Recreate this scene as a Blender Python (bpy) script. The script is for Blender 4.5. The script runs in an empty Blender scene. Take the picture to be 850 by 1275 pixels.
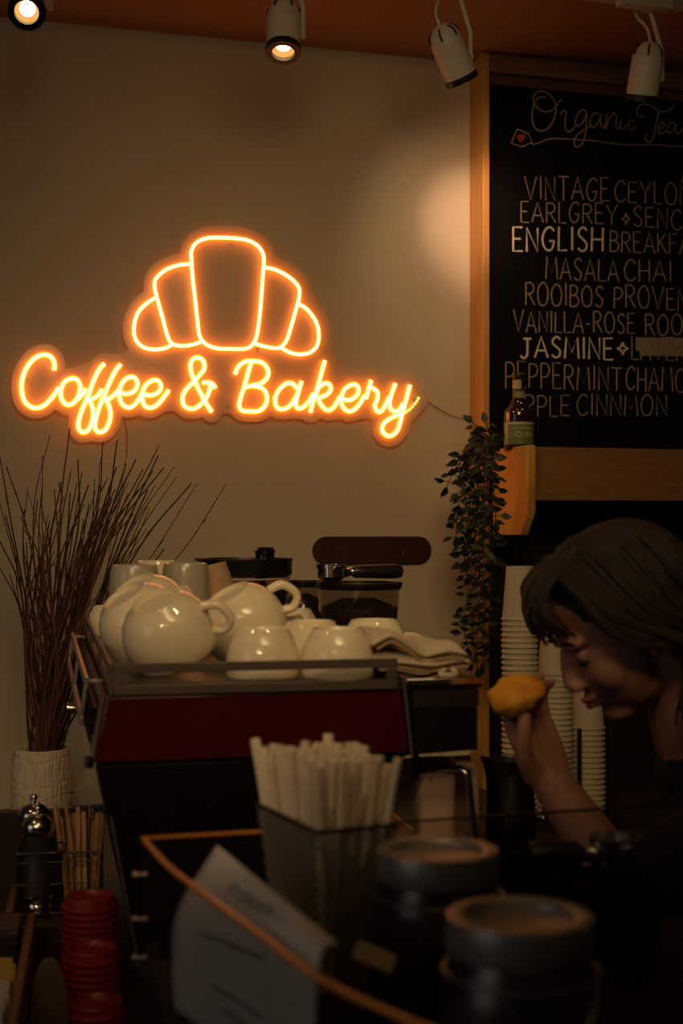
import bpy, bmesh, math, random
from mathutils import Vector, Matrix, noise
from math import sin, cos, pi, radians as R, sqrt

SC = bpy.context.scene
COL = SC.collection
rnd = random.Random(7)

# ------------------------------------------------------------------ camera, world, exposure
F = 1770.0            # focal length in pixels of the 850 x 1275 frame
EYE = 1.5             # camera height, metres
HZ = 655.0            # horizon row
cam = bpy.data.cameras.new('camera')
cam.lens = F * 36.0 / 1275.0
cam.sensor_width = 36.0
cam.shift_y = (HZ - 637.5) / 1275.0
cam.clip_start = 0.05
cam.dof.use_dof = True
cam.dof.focus_distance = 2.9
cam.dof.aperture_fstop = 4.5
camo = bpy.data.objects.new('camera', cam)
COL.objects.link(camo)
camo.location = (0, 0, EYE)
camo.rotation_euler = (R(90), 0, 0)
SC.camera = camo

w = bpy.data.worlds.new('world')
SC.world = w
w.use_nodes = True
w.node_tree.nodes['Background'].inputs[0].default_value = (1.0, 0.72, 0.5, 1)
w.node_tree.nodes['Background'].inputs[1].default_value = 0.006
vs = SC.view_settings
vs.view_transform = 'Standard'
vs.look = 'None'
vs.exposure = 0.0
vs.gamma = 1.0
vs.use_curve_mapping = False

NEON = 7.0            # strength of the sign's tubes
LAMP = (1.0, 0.62, 0.30)


def spot(name, loc, aim, power, size, blend=0.6, rad=0.03, col=LAMP):
    l = bpy.data.lights.new(name, 'SPOT')
    l.energy = power
    l.color = col
    l.spot_size = R(size)
    l.spot_blend = blend
    l.shadow_soft_size = rad
    o = bpy.data.objects.new(name, l)
    COL.objects.link(o)
    o.location = loc
    o.rotation_euler = (Vector(aim) - Vector(loc)).to_track_quat('-Z', 'Y').to_euler()
    return o


def area(name, loc, aim, power, sx, sy, col):
    l = bpy.data.lights.new(name, 'AREA')
    l.shape = 'RECTANGLE'
    l.size, l.size_y = sx, sy
    l.energy = power
    l.color = col
    o = bpy.data.objects.new(name, l)
    COL.objects.link(o)
    o.location = loc
    o.rotation_euler = (Vector(aim) - Vector(loc)).to_track_quat('-Z', 'Y').to_euler()
    return o


# out-of-frame ceiling spots over the customers, spots and washes added as fill, shop-front daylight
for (lx, ly, pw) in ((-0.75, -0.9, 25), (-0.30, -1.2, 30), (-0.12, -0.5, 18)):
    spot('unseen_spot', (lx, ly, 2.66), (-0.25, 2.0, 1.34), pw, 22, 0.9, 0.012)
for (lx, ly, pw) in ((-0.95, 1.45, 5.5), (0.35, 1.3, 4.0)):
    spot('unseen_spot', (lx, ly, 2.66), (-0.24, 1.97, 1.30), pw, 34, 0.9, 0.018)
spot('unseen_spot', (-0.35, 0.55, 2.66), (-0.02, 1.36, 1.28), 17.0, 13, 0.9, 0.025)  # added spot, there to brighten the straws
spot('unseen_spot', (-1.2, 1.8, 2.66), (-0.62, 3.0, 1.0), 6.0, 40, 0.9, 0.035)  # unseen spot added to lift the vase and left wall
spot('unseen_spot', (-1.1, 2.1, 2.66), (0.42, 3.5, 1.60), 20.0, 14, 0.9, 0.04)  # added spot, brightens the oak end panel of the shelf
area('added_wall_wash', (0.25, 0.9, 2.66), (0.20, 3.6, 1.45), 2.6, 1.3, 0.9, (1.0, 0.70, 0.31))  # added soft fill over the wall, not a fixture of the room
spot('unseen_spot', (0.20, 0.85, 2.66), (0.16, 3.64, 1.48), 76.0, 66, 1.0, 0.45, (1.0, 0.69, 0.32))  # added broad wall wash, its cone dims the top and left
area('shop_front_daylight', (-2.9, -0.6, 1.9), (0, 2.0, 1.2), 4.4, 1.6, 1.6, (1.0, 0.93, 0.86))

# ------------------------------------------------------------------ frames
TW = R(16.2)
P0 = Vector((0, 3.6, 0))
U = Vector((cos(TW), sin(TW), 0))
N = Vector((-sin(TW), cos(TW), 0))      # away from the camera, into the wall


class Frame:
    def __init__(s, o, a):
        s.o = Vector(o); s.a = a
        s.M = Matrix.Translation(s.o) @ Matrix.Rotation(a, 4, 'Z')
        s.I = s.M.inverted()


WALL = Frame(P0, TW)                    # x along the wall, -y towards the room
ID = Frame((0, 0, 0), 0)
COUNTER = 0.83
MF = Frame((-0.1106, 1.83, COUNTER), R(12))   # espresso machine: x along its side panel, y into the depth


def P(px, py, D):
    return Vector(((px - 425) / F * D, D, EYE - (py - HZ) / F * D))


def PZ(px, py, z):
    return P(px, py, (EYE - z) * F / (py - HZ))


def Wp(px, py, t=0.0):
    d = (px - 425) / F
    k = (N.dot(P0) - t) / (N.x * d + N.y)
    return WALL.I @ Vector((k * d, k, EYE - (py - HZ) / F * k))


# ------------------------------------------------------------------ materials
def mat(name, col, rough=0.6, metal=0.0, noise_amt=0.06, noise_scale=20, bump=0.0, bscale=60, trans=0.0, alpha=1.0,
        emit=None, es=0.0, spec=0.5, coat=0.0, col2=None, stretch=(1, 1, 1), sss=0.0):
    m = bpy.data.materials.new(name)
    m.use_nodes = True
    nt = m.node_tree
    b = nt.nodes['Principled BSDF']
    b.inputs['Roughness'].default_value = rough
    b.inputs['Metallic'].default_value = metal
    b.inputs['Transmission Weight'].default_value = trans
    b.inputs['Alpha'].default_value = alpha
    b.inputs['Specular IOR Level'].default_value = spec
    b.inputs['Coat Weight'].default_value = coat
    if sss:
        b.inputs['Subsurface Weight'].default_value = sss
        b.inputs['Subsurface Radius'].default_value = (0.01, 0.004, 0.002)
    if emit:
        b.inputs['Emission Color'].default_value = (*emit, 1)
        b.inputs['Emission Strength'].default_value = es
    c = (*col, 1)
    tc = nt.nodes.new('ShaderNodeTexCoord')
    mp = nt.nodes.new('ShaderNodeMapping')
    mp.inputs['Scale'].default_value = stretch
    nt.links.new(tc.outputs['Object'], mp.inputs['Vector'])
    nz = nt.nodes.new('ShaderNodeTexNoise')
    nz.inputs['Scale'].default_value = noise_scale
    nz.inputs['Detail'].default_value = 4
    nt.links.new(mp.outputs[0], nz.inputs['Vector'])
    mx = nt.nodes.new('ShaderNodeMix')
    mx.data_type = 'RGBA'
    c2 = col2 if col2 else tuple(max(0, x * (1 - noise_amt * 3)) for x in col)
    mx.inputs['A'].default_value = c
    mx.inputs['B'].default_value = (*c2, 1)
    rp = nt.nodes.new('ShaderNodeMapRange')
    rp.inputs['From Min'].default_value = 0.35
    rp.inputs['From Max'].default_value = 0.7
    nt.links.new(nz.outputs['Fac'], rp.inputs['Value'])
    nt.links.new(rp.outputs[0], mx.inputs['Factor'])
    nt.links.new(mx.outputs['Result'], b.inputs['Base Color'])
    if bump:
        n2 = nt.nodes.new('ShaderNodeTexNoise')
        n2.inputs['Scale'].default_value = bscale
        n2.inputs['Detail'].default_value = 5
        nt.links.new(mp.outputs[0], n2.inputs['Vector'])
        bp = nt.nodes.new('ShaderNodeBump')
        bp.inputs['Strength'].default_value = bump
        bp.inputs['Distance'].default_value = 0.004
        nt.links.new(n2.outputs['Fac'], bp.inputs['Height'])
        nt.links.new(bp.outputs[0], b.inputs['Normal'])
    return m


def emis(name, col, s):
    m = bpy.data.materials.new(name)
    m.use_nodes = True
    nt = m.node_tree
    nt.nodes.clear()
    e = nt.nodes.new('ShaderNodeEmission')
    e.inputs[0].default_value = (*col, 1)
    e.inputs[1].default_value = s
    o = nt.nodes.new('ShaderNodeOutputMaterial')
    nt.links.new(e.outputs[0], o.inputs[0])
    return m


def clear(name, col, tfac, rough=0.05, diff=(0.8, 0.8, 0.8), dfac=0.15):
    """thin clear sheet: mostly transparent, a little gloss and a little haze"""
    m = bpy.data.materials.new(name)
    m.use_nodes = True
    nt = m.node_tree
    nt.nodes.clear()
    t = nt.nodes.new('ShaderNodeBsdfTransparent')
    t.inputs[0].default_value = (*col, 1)
    g = nt.nodes.new('ShaderNodeBsdfGlossy')
    g.inputs['Roughness'].default_value = rough
    d = nt.nodes.new('ShaderNodeBsdfDiffuse')
    d.inputs[0].default_value = (*diff, 1)
    m1 = nt.nodes.new('ShaderNodeMixShader')
    m1.inputs[0].default_value = dfac
    nt.links.new(g.outputs[0], m1.inputs[1])
    nt.links.new(d.outputs[0], m1.inputs[2])
    m2 = nt.nodes.new('ShaderNodeMixShader')
    m2.inputs[0].default_value = tfac
    nt.links.new(m1.outputs[0], m2.inputs[1])
    nt.links.new(t.outputs[0], m2.inputs[2])
    o = nt.nodes.new('ShaderNodeOutputMaterial')
    nt.links.new(m2.outputs[0], o.inputs[0])
    return m


def wood(name, c1, c2, rough=0.45, stretch=(14, 14, 1.2)):
    return mat(name, c1, rough, noise_scale=6, col2=c2, stretch=stretch, bump=0.12, bscale=10)


M = dict(
    wall=mat('wall_paint', (0.66, 0.58, 0.42), 0.85, noise_amt=0.02, noise_scale=3, bump=0.10, bscale=220),
    ceiling=mat('ceiling_paint', (0.36, 0.195, 0.125), 0.9, noise_amt=0.03, noise_scale=2),
    floor=mat('floor_tile', (0.05, 0.035, 0.03), 0.5),
    counter=mat('counter_stone', (0.035, 0.024, 0.018), 0.35, noise_scale=50),
    bar=mat('bar_top', (0.016, 0.008, 0.005), 0.5, noise_scale=30, spec=0.3),
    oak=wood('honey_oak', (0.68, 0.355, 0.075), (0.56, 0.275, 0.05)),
    oakh=wood('honey_oak_painted_shade', (0.27, 0.13, 0.05), (0.20, 0.09, 0.033), stretch=(1.2, 14, 14)),  # level grain; darker copy of the oak, shade painted into the colour
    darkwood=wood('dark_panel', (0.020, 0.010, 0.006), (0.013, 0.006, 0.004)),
    brownwood=wood('brown_wood', (0.15, 0.06, 0.025), (0.10, 0.04, 0.014), stretch=(3, 3, 14)),
    black_board=mat('chalkboard', (0.006, 0.0055, 0.005), 0.75, noise_amt=0.2, noise_scale=4, spec=0.1),
    chalk=mat('fresh_chalk', (0.78, 0.70, 0.48), 0.95, noise_scale=300, noise_amt=0.12),
    chalk_dim=mat('faded_chalk', (0.42, 0.31, 0.18), 0.95, noise_scale=300, noise_amt=0.12),
    chalk_red=mat('red_chalk', (0.35, 0.06, 0.03), 0.95, noise_scale=300),
    tape=mat('masking_tape', (0.50, 0.40, 0.27), 0.7, alpha=0.42),
    neon=emis('tube_glow', (1.0, 0.195, 0.012), NEON * 0.95),
    neon_text=emis('tube_core', (1.0, 0.42, 0.18), NEON * 0.8),
    led=emis('led_dots', (1.0, 0.5, 0.08), 3.0),
    jacket=emis('tube_jacket', (1.0, 0.24, 0.02), 1.3),
    acrylic_sign=clear('sign_acrylic', (0.97, 0.95, 0.9), 0.42, 0.3, (0.80, 0.66, 0.45), 0.92),
    cord=mat('thin_cord', (0.30, 0.17, 0.09), 0.6),
    white_metal=mat('white_enamel', (0.62, 0.57, 0.50), 0.4, noise_amt=0.03),
    black_plastic=mat('black_plastic', (0.012, 0.011, 0.011), 0.4),
    black_gloss=mat('black_gloss', (0.010, 0.009, 0.009), 0.15),
    bulb=emis('lit_lamp', (1.0, 0.66, 0.26), 9.0),
    reflector=emis('lit_reflector', (1.0, 0.45, 0.12), 1.0),
    chrome=mat('chrome', (0.72, 0.70, 0.67), 0.16, 1.0, noise_amt=0.03),
    steel=mat('brushed_steel', (0.42, 0.39, 0.36), 0.38, 1.0, noise_amt=0.06, stretch=(1, 1, 30)),
    dark_steel=mat('dark_top_plate', (0.055, 0.045, 0.038), 0.4, 0.6),
    railsteel=mat('rail_steel', (0.125, 0.105, 0.088), 0.5, 0.55, noise_amt=0.05),
    red=mat('machine_red', (0.060, 0.0034, 0.0045), 0.28, noise_amt=0.04, coat=0.3),
    maroon=mat('maroon_plate', (0.045, 0.010, 0.008), 0.45, noise_amt=0.05),
    body=mat('machine_body', (0.004, 0.003, 0.003), 0.5, spec=0.1),
    china=mat('cream_china', (0.78, 0.69, 0.51), 0.05, noise_amt=0.01, coat=0.4),
    stone=mat('speckled_stoneware', (0.45, 0.42, 0.33), 0.22, noise_scale=400, noise_amt=0.08, coat=0.3),
    paper_brown=mat('kraft_paper', (0.46, 0.30, 0.17), 0.8, noise_scale=80),
    paper_cup=mat('paper_cup', (0.60, 0.52, 0.38), 0.7, noise_amt=0.03),
    towel=mat('cotton_towel', (0.72, 0.62, 0.45), 0.95, noise_scale=120, noise_amt=0.05, bump=0.9, bscale=420),
    stitch=mat('towel_hem', (0.40, 0.24, 0.11), 0.95),
    vase=mat('textured_ceramic', (0.74, 0.66, 0.53), 0.75, noise_scale=30, noise_amt=0.05),
    twig=mat('dried_twig', (0.065, 0.027, 0.016), 0.8, noise_scale=60, noise_amt=0.15),
    twig_red=mat('reddish_twig', (0.17, 0.062, 0.026), 0.8, noise_scale=60, noise_amt=0.15),
    leaf=mat('ivy_leaf', (0.022, 0.034, 0.014), 0.5, noise_scale=40, noise_amt=0.2),
    leaf_pale=mat('pale_leaf', (0.10, 0.09, 0.045), 0.5, noise_scale=40),
    stem=mat('vine_stem', (0.09, 0.05, 0.02), 0.7),
    bottle=mat('brown_bottle', (0.028, 0.012, 0.006), 0.08, coat=0.5),
    label=mat('green_label', (0.14, 0.19, 0.05), 0.6, noise_scale=30),
    label_edge=mat('pale_label', (0.42, 0.42, 0.24), 0.6),
    ink=mat('cream_ink', (0.55, 0.52, 0.34), 0.7),
    glass=clear('clear_glass', (0.80, 0.77, 0.72), 0.92, 0.32, (0.4, 0.4, 0.4), 0.25),
    smoke=clear('smoked_hopper', (0.82, 0.78, 0.72), 0.90, 0.06, (0.2, 0.2, 0.2), 0.35),
    beans=mat('coffee_beans', (0.035, 0.016, 0.008), 0.4, noise_scale=90, bump=1.0, bscale=140),
    guard=clear('guard_acrylic', (0.94, 0.92, 0.90), 0.955, 0.03, (0.5, 0.5, 0.5), 0.1),
    guard_edge=mat('painted_glow_edge', (0.85, 0.30, 0.03), 0.35, noise_amt=0.02, spec=0.6),  # neon glow piped into the edge, painted as orange base colour
    paper=mat('white_paper', (0.74, 0.72, 0.70), 0.9, noise_amt=0.02),
    print_=mat('black_print', (0.10, 0.09, 0.085), 0.9),
    straw=mat('straw_paper', (0.80, 0.70, 0.52), 0.85, noise_scale=60, noise_amt=0.05, sss=0.0),
    mesh_black=mat('black_wire', (0.014, 0.012, 0.011), 0.45, 0.3),
    mesh_grey=mat('dark_grey_mesh', (0.13, 0.105, 0.085), 0.45, 0.4),
    birch=mat('birch_wood', (0.50, 0.29, 0.14), 0.7, noise_scale=10, noise_amt=0.12, stretch=(20, 20, 2)),
    redlid=mat('red_lid', (0.19, 0.011, 0.010), 0.38, noise_amt=0.03),
    zinc=mat('zinc_lid', (0.40, 0.37, 0.34), 0.42, 0.65, noise_amt=0.08),
    biscuit=mat('jar_filling', (0.10, 0.05, 0.022), 0.8, noise_scale=40, noise_amt=0.25),
    card=mat('cream_card', (0.62, 0.47, 0.30), 0.85),
    packet_white=mat('white_packet', (0.62, 0.54, 0.47), 0.8),
    packet_yellow=mat('yellow_packet', (0.52, 0.33, 0.06), 0.8),
    skin=mat('skin', (0.43, 0.20, 0.135), 0.55, noise_amt=0.05, noise_scale=30),
    lips=mat('lips', (0.38, 0.12, 0.09), 0.5),
    eye=mat('eye_white', (0.6, 0.56, 0.5), 0.2),
    hair=mat('brown_hair', (0.034, 0.017, 0.008), 0.75, noise_scale=12, noise_amt=0.2),
    cloth=mat('black_cotton', (0.010, 0.009, 0.010), 0.95, noise_scale=80),
    denim=mat('dark_trousers', (0.012, 0.012, 0.016), 0.95),
    snack=mat('yellow_pastry', (0.95, 0.46, 0.02), 0.6, noise_scale=35, col2=(0.80, 0.24, 0.015), bump=0.6, bscale=60),
    pitcher=mat('pitcher_steel', (0.22, 0.24, 0.20), 0.28, 1.0, noise_amt=0.05),
    jug=mat('cloudy_plastic', (0.66, 0.48, 0.38), 0.6, noise_amt=0.03),
    grinder=mat('grinder_black', (0.014, 0.013, 0.013), 0.45),
    boxtop=mat('speckled_brown', (0.12, 0.07, 0.04), 0.8, noise_scale=90, noise_amt=0.3),
    board=mat('tan_board', (0.11, 0.065, 0.04), 0.8, noise_scale=20),
)


# ------------------------------------------------------------------ mesh builder
def catmull(pts, n=6, closed=False):
    pts = [Vector(p) for p in pts]
    m = len(pts)
    out = []
    rng = range(m) if closed else range(m - 1)
    for i in rng:
        p1, p2 = pts[i], pts[(i + 1) % m]
        p0 = pts[(i - 1) % m] if closed or i > 0 else p1 * 2 - p2
        p3 = pts[(i + 2) % m] if closed or i + 2 < m else p2 * 2 - p1
        for k in range(n):
            t = k / n
            out.append(0.5 * ((2 * p1) + (p2 - p0) * t + (2 * p0 - 5 * p1 + 4 * p2 - p3) * t * t + (3 * p1 - p0 - 3 * p2 + p3) * t ** 3))
    if not closed:
        out.append(pts[-1])
    return out


class MB:
    def __init__(s, frame=ID, origin=(0, 0, 0)):
        s.v = []; s.f = []; s.frame = frame; s.o = Vector(origin)

    def add(s, vs, fs, X=None):
        b = len(s.v)
        s.v += [(X @ Vector(v) if X is not None else Vector(v)) for v in vs]
        s.f += [tuple(i + b for i in f) for f in fs]

    def box(s, x0, x1, y0, y1, z0, z1, X=None):
        vs = [(x, y, z) for z in (z0, z1) for y in (y0, y1) for x in (x0, x1)]
        s.add(vs, [(0, 2, 3, 1), (4, 5, 7, 6), (0, 1, 5, 4), (2, 6, 7, 3), (0, 4, 6, 2), (1, 3, 7, 5)], X)

    def tube(s, pts, r, seg=8, closed=False, cap=True, flat=None):
        """swept tube; r a number or a list; flat: (axis, factor) squashes the section along that axis"""
        pts = [Vector(p) for p in pts]
        n = len(pts)
        rr = r if isinstance(r, (list, tuple)) else [r] * n
        up = None
        b = len(s.v)
        for i, p in enumerate(pts):
            if closed:
                t = pts[(i + 1) % n] - pts[i - 1]
            else:
                t = pts[min(i + 1, n - 1)] - pts[max(i - 1, 0)]
            if t.length < 1e-9:
                t = Vector((0, 0, 1))
            t.normalize()
            if up is None:
                up = Vector((0, 0, 1)) if abs(t.z) < 0.9 else Vector((0, 1, 0))
            a = t.cross(up)
            if a.length < 1e-6:
                a = t.cross(Vector((1, 0, 0)))
            a.normalize()
            c = a.cross(t).normalized()
            up = c
            for k in range(seg):
                q = 2 * pi * k / seg
                d = a * cos(q) * rr[i] + c * sin(q) * rr[i]
                if flat:
                    ax = Vector(flat[0]); d -= ax * d.dot(ax) * (1 - flat[1])
                s.v.append(p + d)
        rings = n if closed else n - 1
        for i in range(rings):
            j = (i + 1) % n
            for k in range(seg):
                k2 = (k + 1) % seg
                s.f.append((b + i * seg + k, b + i * seg + k2, b + j * seg + k2, b + j * seg + k))
        if cap and not closed:
            s.f.append(tuple(b + k for k in range(seg))[::-1])
            s.f.append(tuple(b + (n - 1) * seg + k for k in range(seg)))

    def lathe(s, prof, seg=32, X=None, closed=False):
        """prof: list of (r, z) from bottom outward; X places it"""
        vs = []; fs = []; idx = []
        for r, z in prof:
            if r < 1e-6:
                idx.append([len(vs)]); vs.append((0, 0, z))
            else:
                idx.append(list(range(len(vs), len(vs) + seg)))
                vs += [(r * cos(2 * pi * k / seg), r * sin(2 * pi * k / seg), z) for k in range(seg)]
        m = len(idx)
        for i in range(m if closed else m - 1):
            a, b = idx[i], idx[(i + 1) % m]
            for k in range(seg):
                k2 = (k + 1) % seg
                if len(a) == 1 and len(b) == 1: continue
                if len(a) == 1: fs.append((a[0], b[k2], b[k]))
                elif len(b) == 1: fs.append((a[k], a[k2], b[0]))
                else: fs.append((a[k], a[k2], b[k2], b[k]))
        s.add(vs, fs, X)

    def prism(s, poly, h0, h1, X=None):
        n = len(poly)
        vs = [(x, y, h0) for x, y in poly] + [(x, y, h1) for x, y in poly]
        fs = [tuple(range(n))[::-1], tuple(range(n, 2 * n))]
        fs += [(i, (i + 1) % n, n + (i + 1) % n, n + i) for i in range(n)]
        s.add(vs, fs, X)

    def grid(s, pts):
        """pts[i][j] -> sheet"""
        b = len(s.v); m = len(pts[0])
        for row in pts:
            s.v += [Vector(p) for p in row]
        for i in range(len(pts) - 1):
            for j in range(m - 1):
                s.f.append((b + i * m + j, b + i * m + j + 1, b + (i + 1) * m + j + 1, b + (i + 1) * m + j))

    def ell(s, c, r, seg=20, rings=12, X=None):
        prof = [(sin(pi * i / rings), -cos(pi * i / rings)) for i in range(rings + 1)]
        prof[0] = (0, -1); prof[-1] = (0, 1)
        Y = Matrix.Translation(Vector(c)) @ (X if X is not None else Matrix.Identity(4)) @ Matrix.Diagonal((*r, 1))
        s.lathe(prof, seg, Y)

    def mesh(s, name):
        me = bpy.data.meshes.new(name)
        me.from_pydata([tuple(v - s.o) for v in s.v], [], s.f)
        bm = bmesh.new(); bm.from_mesh(me)
        bmesh.ops.recalc_face_normals(bm, faces=bm.faces)
        bm.to_mesh(me); bm.free()
        return me

    def build(s, name, m, parent=None, smooth=True, bevel=0.0, solid=0.0, sub=0):
        me = s.mesh(name)
        me.materials.append(m)
        o = bpy.data.objects.new(name, me)
        COL.objects.link(o)
        if parent is not None:
            o.parent = parent
        else:
            o.location = s.frame.M @ s.o
            o.rotation_euler = (0, 0, s.frame.a)
        if smooth:
            for p in me.polygons: p.use_smooth = True
            try: me.set_sharp_from_angle(angle=R(40))
            except Exception: pass
        if solid:
            d = o.modifiers.new('solid', 'SOLIDIFY'); d.thickness = solid; d.offset = 0
        if bevel:
            d = o.modifiers.new('bevel', 'BEVEL'); d.width = bevel; d.segments = 2; d.limit_method = 'ANGLE'; d.angle_limit = R(40)
        if sub:
            d = o.modifiers.new('sub', 'SUBSURF'); d.levels = sub; d.render_levels = sub
        return o


def tag(o, label, cat, group=None, kind=None):
    o['label'] = label; o['category'] = cat
    if group: o['group'] = group
    if kind: o['kind'] = kind
    return o


def struct(o):
    o['kind'] = 'structure'
    return o


def empty(name, frame, origin, label, cat, group=None):
    o = bpy.data.objects.new(name, None)
    o.empty_display_size = 0.05
    COL.objects.link(o)
    o.location = frame.M @ Vector(origin)
    o.rotation_euler = (0, 0, frame.a)
    return tag(o, label, cat, group)


def dup(o, parent=None):
    c = o.copy(); COL.objects.link(c)
    if parent is not None: c.parent = parent
    for ch in list(o.children): dup(ch, c)
    return c


ORD = ['', 'first', 'second', 'third', 'fourth', 'fifth', 'sixth', 'seventh', 'eighth', 'ninth', 'tenth', 'eleventh', 'twelfth',
       'thirteenth', 'fourteenth', 'fifteenth', 'sixteenth', 'seventeenth', 'eighteenth', 'nineteenth', 'twentieth',
       'twenty-first', 'twenty-second', 'twenty-third', 'twenty-fourth', 'twenty-fifth', 'twenty-sixth', 'twenty-seventh',
       'twenty-eighth', 'twenty-ninth', 'thirtieth', 'thirty-first', 'thirty-second', 'thirty-third', 'thirty-fourth', 'thirty-fifth', 'thirty-sixth']

# ------------------------------------------------------------------ the room
ZC = 2.705
b = MB(WALL); b.box(-3.2, 3.0, 0, 0.12, 0, ZC + 0.1); struct(b.build('wall_back', M['wall']))
b = MB(); b.box(-4.0, 3.6, -2.0, 5.2, ZC, ZC + 0.1); struct(b.build('ceiling', M['ceiling']))
b = MB(); b.box(-4.0, 3.6, -2.0, 5.2, -0.1, 0); struct(b.build('floor', M['floor']))

# back counter along the wall with the machine's arm coming forward
b = MB(WALL)
b.prism([(-2.6, -0.002), (-2.6, -1.95), (-0.215, -1.95), (-0.215, -0.66), (2.2, -0.66), (2.2, -0.002)], 0.79, COUNTER)
o = b.build('worktop', M['counter'], bevel=0.003)
tag(o, 'dark stone worktop under the espresso machine and along the back wall', 'worktop')
b = MB(WALL, (-1.4, -1.0, 0))
b.prism([(-2.55, -0.03), (-2.55, -1.92), (-0.25, -1.92), (-0.25, -0.63), (2.15, -0.63), (2.15, -0.03)], 0, 0.79)
o = b.build('counter_cabinet', M['darkwood'])
tag(o, 'dark wooden counter base under the stone worktop', 'cabinet')

b = MB(WALL); b.box(-0.26, 0.345, -0.012, -0.0005, COUNTER + 0.0005, 0.905); struct(b.build('added_dark_strip_1', M['darkwood']))  # dark strip added to darken the low wall behind the jug

# customer bar in front
BARZ = 1.06
b = MB(WALL, (-0.2, -2.4, 0)); b.box(-0.80, 1.1, -2.95, -2.02, BARZ - 0.03, BARZ)
o = b.build('bar_counter', M['bar'], bevel=0.004)
tag(o, 'dark raised bar counter carrying the two jars and the straws', 'counter')
b = MB(WALL); b.box(-0.78, 1.08, -2.93, -2.04, 0, BARZ - 0.03)
b.build('bar_front', M['darkwood'], o).location = (0.2, 2.4, 0)

# ------------------------------------------------------------------ wooden wall unit: post, board frame, shelf
s0 = 0.346
unit = empty('shelf_unit', WALL, (s0, 0, COUNTER), 'honey oak shelf unit framing the chalkboard, with a deep boxed shelf below it', 'shelf unit')
UO = (s0, 0, COUNTER)
b = MB(WALL, UO); b.box(s0, s0 + 0.018, -0.095, -0.001, COUNTER, ZC - 0.003); b.build('side_post', M['oak'], unit, bevel=0.002)
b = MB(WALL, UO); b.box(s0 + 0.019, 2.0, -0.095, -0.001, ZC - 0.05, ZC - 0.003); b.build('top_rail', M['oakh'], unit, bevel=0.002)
b = MB(WALL, UO); b.box(s0 + 0.019, 2.0, -0.075, -0.066, ZC - 0.075, ZC - 0.051); b.build('inner_rail', M['brownwood'], unit)
sp = 0.372
zs1, zs0 = 1.694, 1.478
# end panel with its chamfered lower front corner (profile in the y-z plane, extruded along x)
b = MB(WALL, UO)
prof = [(-0.096, zs1), (-0.317, zs1), (-0.317, 1.533), (-0.272, zs0), (-0.096, zs0)]
Xp = Matrix(((0, 0, 1, 0), (1, 0, 0, 0), (0, 1, 0, 0), (0, 0, 0, 1)))
b.prism(prof, sp, sp + 0.020, Xp)
b.build('end_panel', M['oak'], unit, bevel=0.0015)
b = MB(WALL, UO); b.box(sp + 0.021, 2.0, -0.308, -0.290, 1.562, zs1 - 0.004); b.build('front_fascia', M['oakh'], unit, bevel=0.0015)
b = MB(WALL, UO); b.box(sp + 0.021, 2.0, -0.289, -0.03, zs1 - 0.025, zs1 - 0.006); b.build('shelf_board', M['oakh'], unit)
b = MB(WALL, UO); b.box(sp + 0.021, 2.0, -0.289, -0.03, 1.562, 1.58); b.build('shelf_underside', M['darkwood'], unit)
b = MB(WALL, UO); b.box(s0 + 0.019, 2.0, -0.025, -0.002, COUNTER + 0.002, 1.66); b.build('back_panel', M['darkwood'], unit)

# chalkboard with its lettering
TB = 0.060
board = empty('chalkboard', WALL, (s0 + 0.03, -TB, 1.69), 'black chalkboard menu headed Organic Tea in the oak frame', 'chalkboard')
BO = (s0 + 0.03, -TB, 1.69)
b = MB(WALL, BO); b.box(s0 + 0.020, 1.9, -TB, -TB + 0.02, 1.675, ZC - 0.052); b.build('panel', M['black_board'], board)

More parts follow.
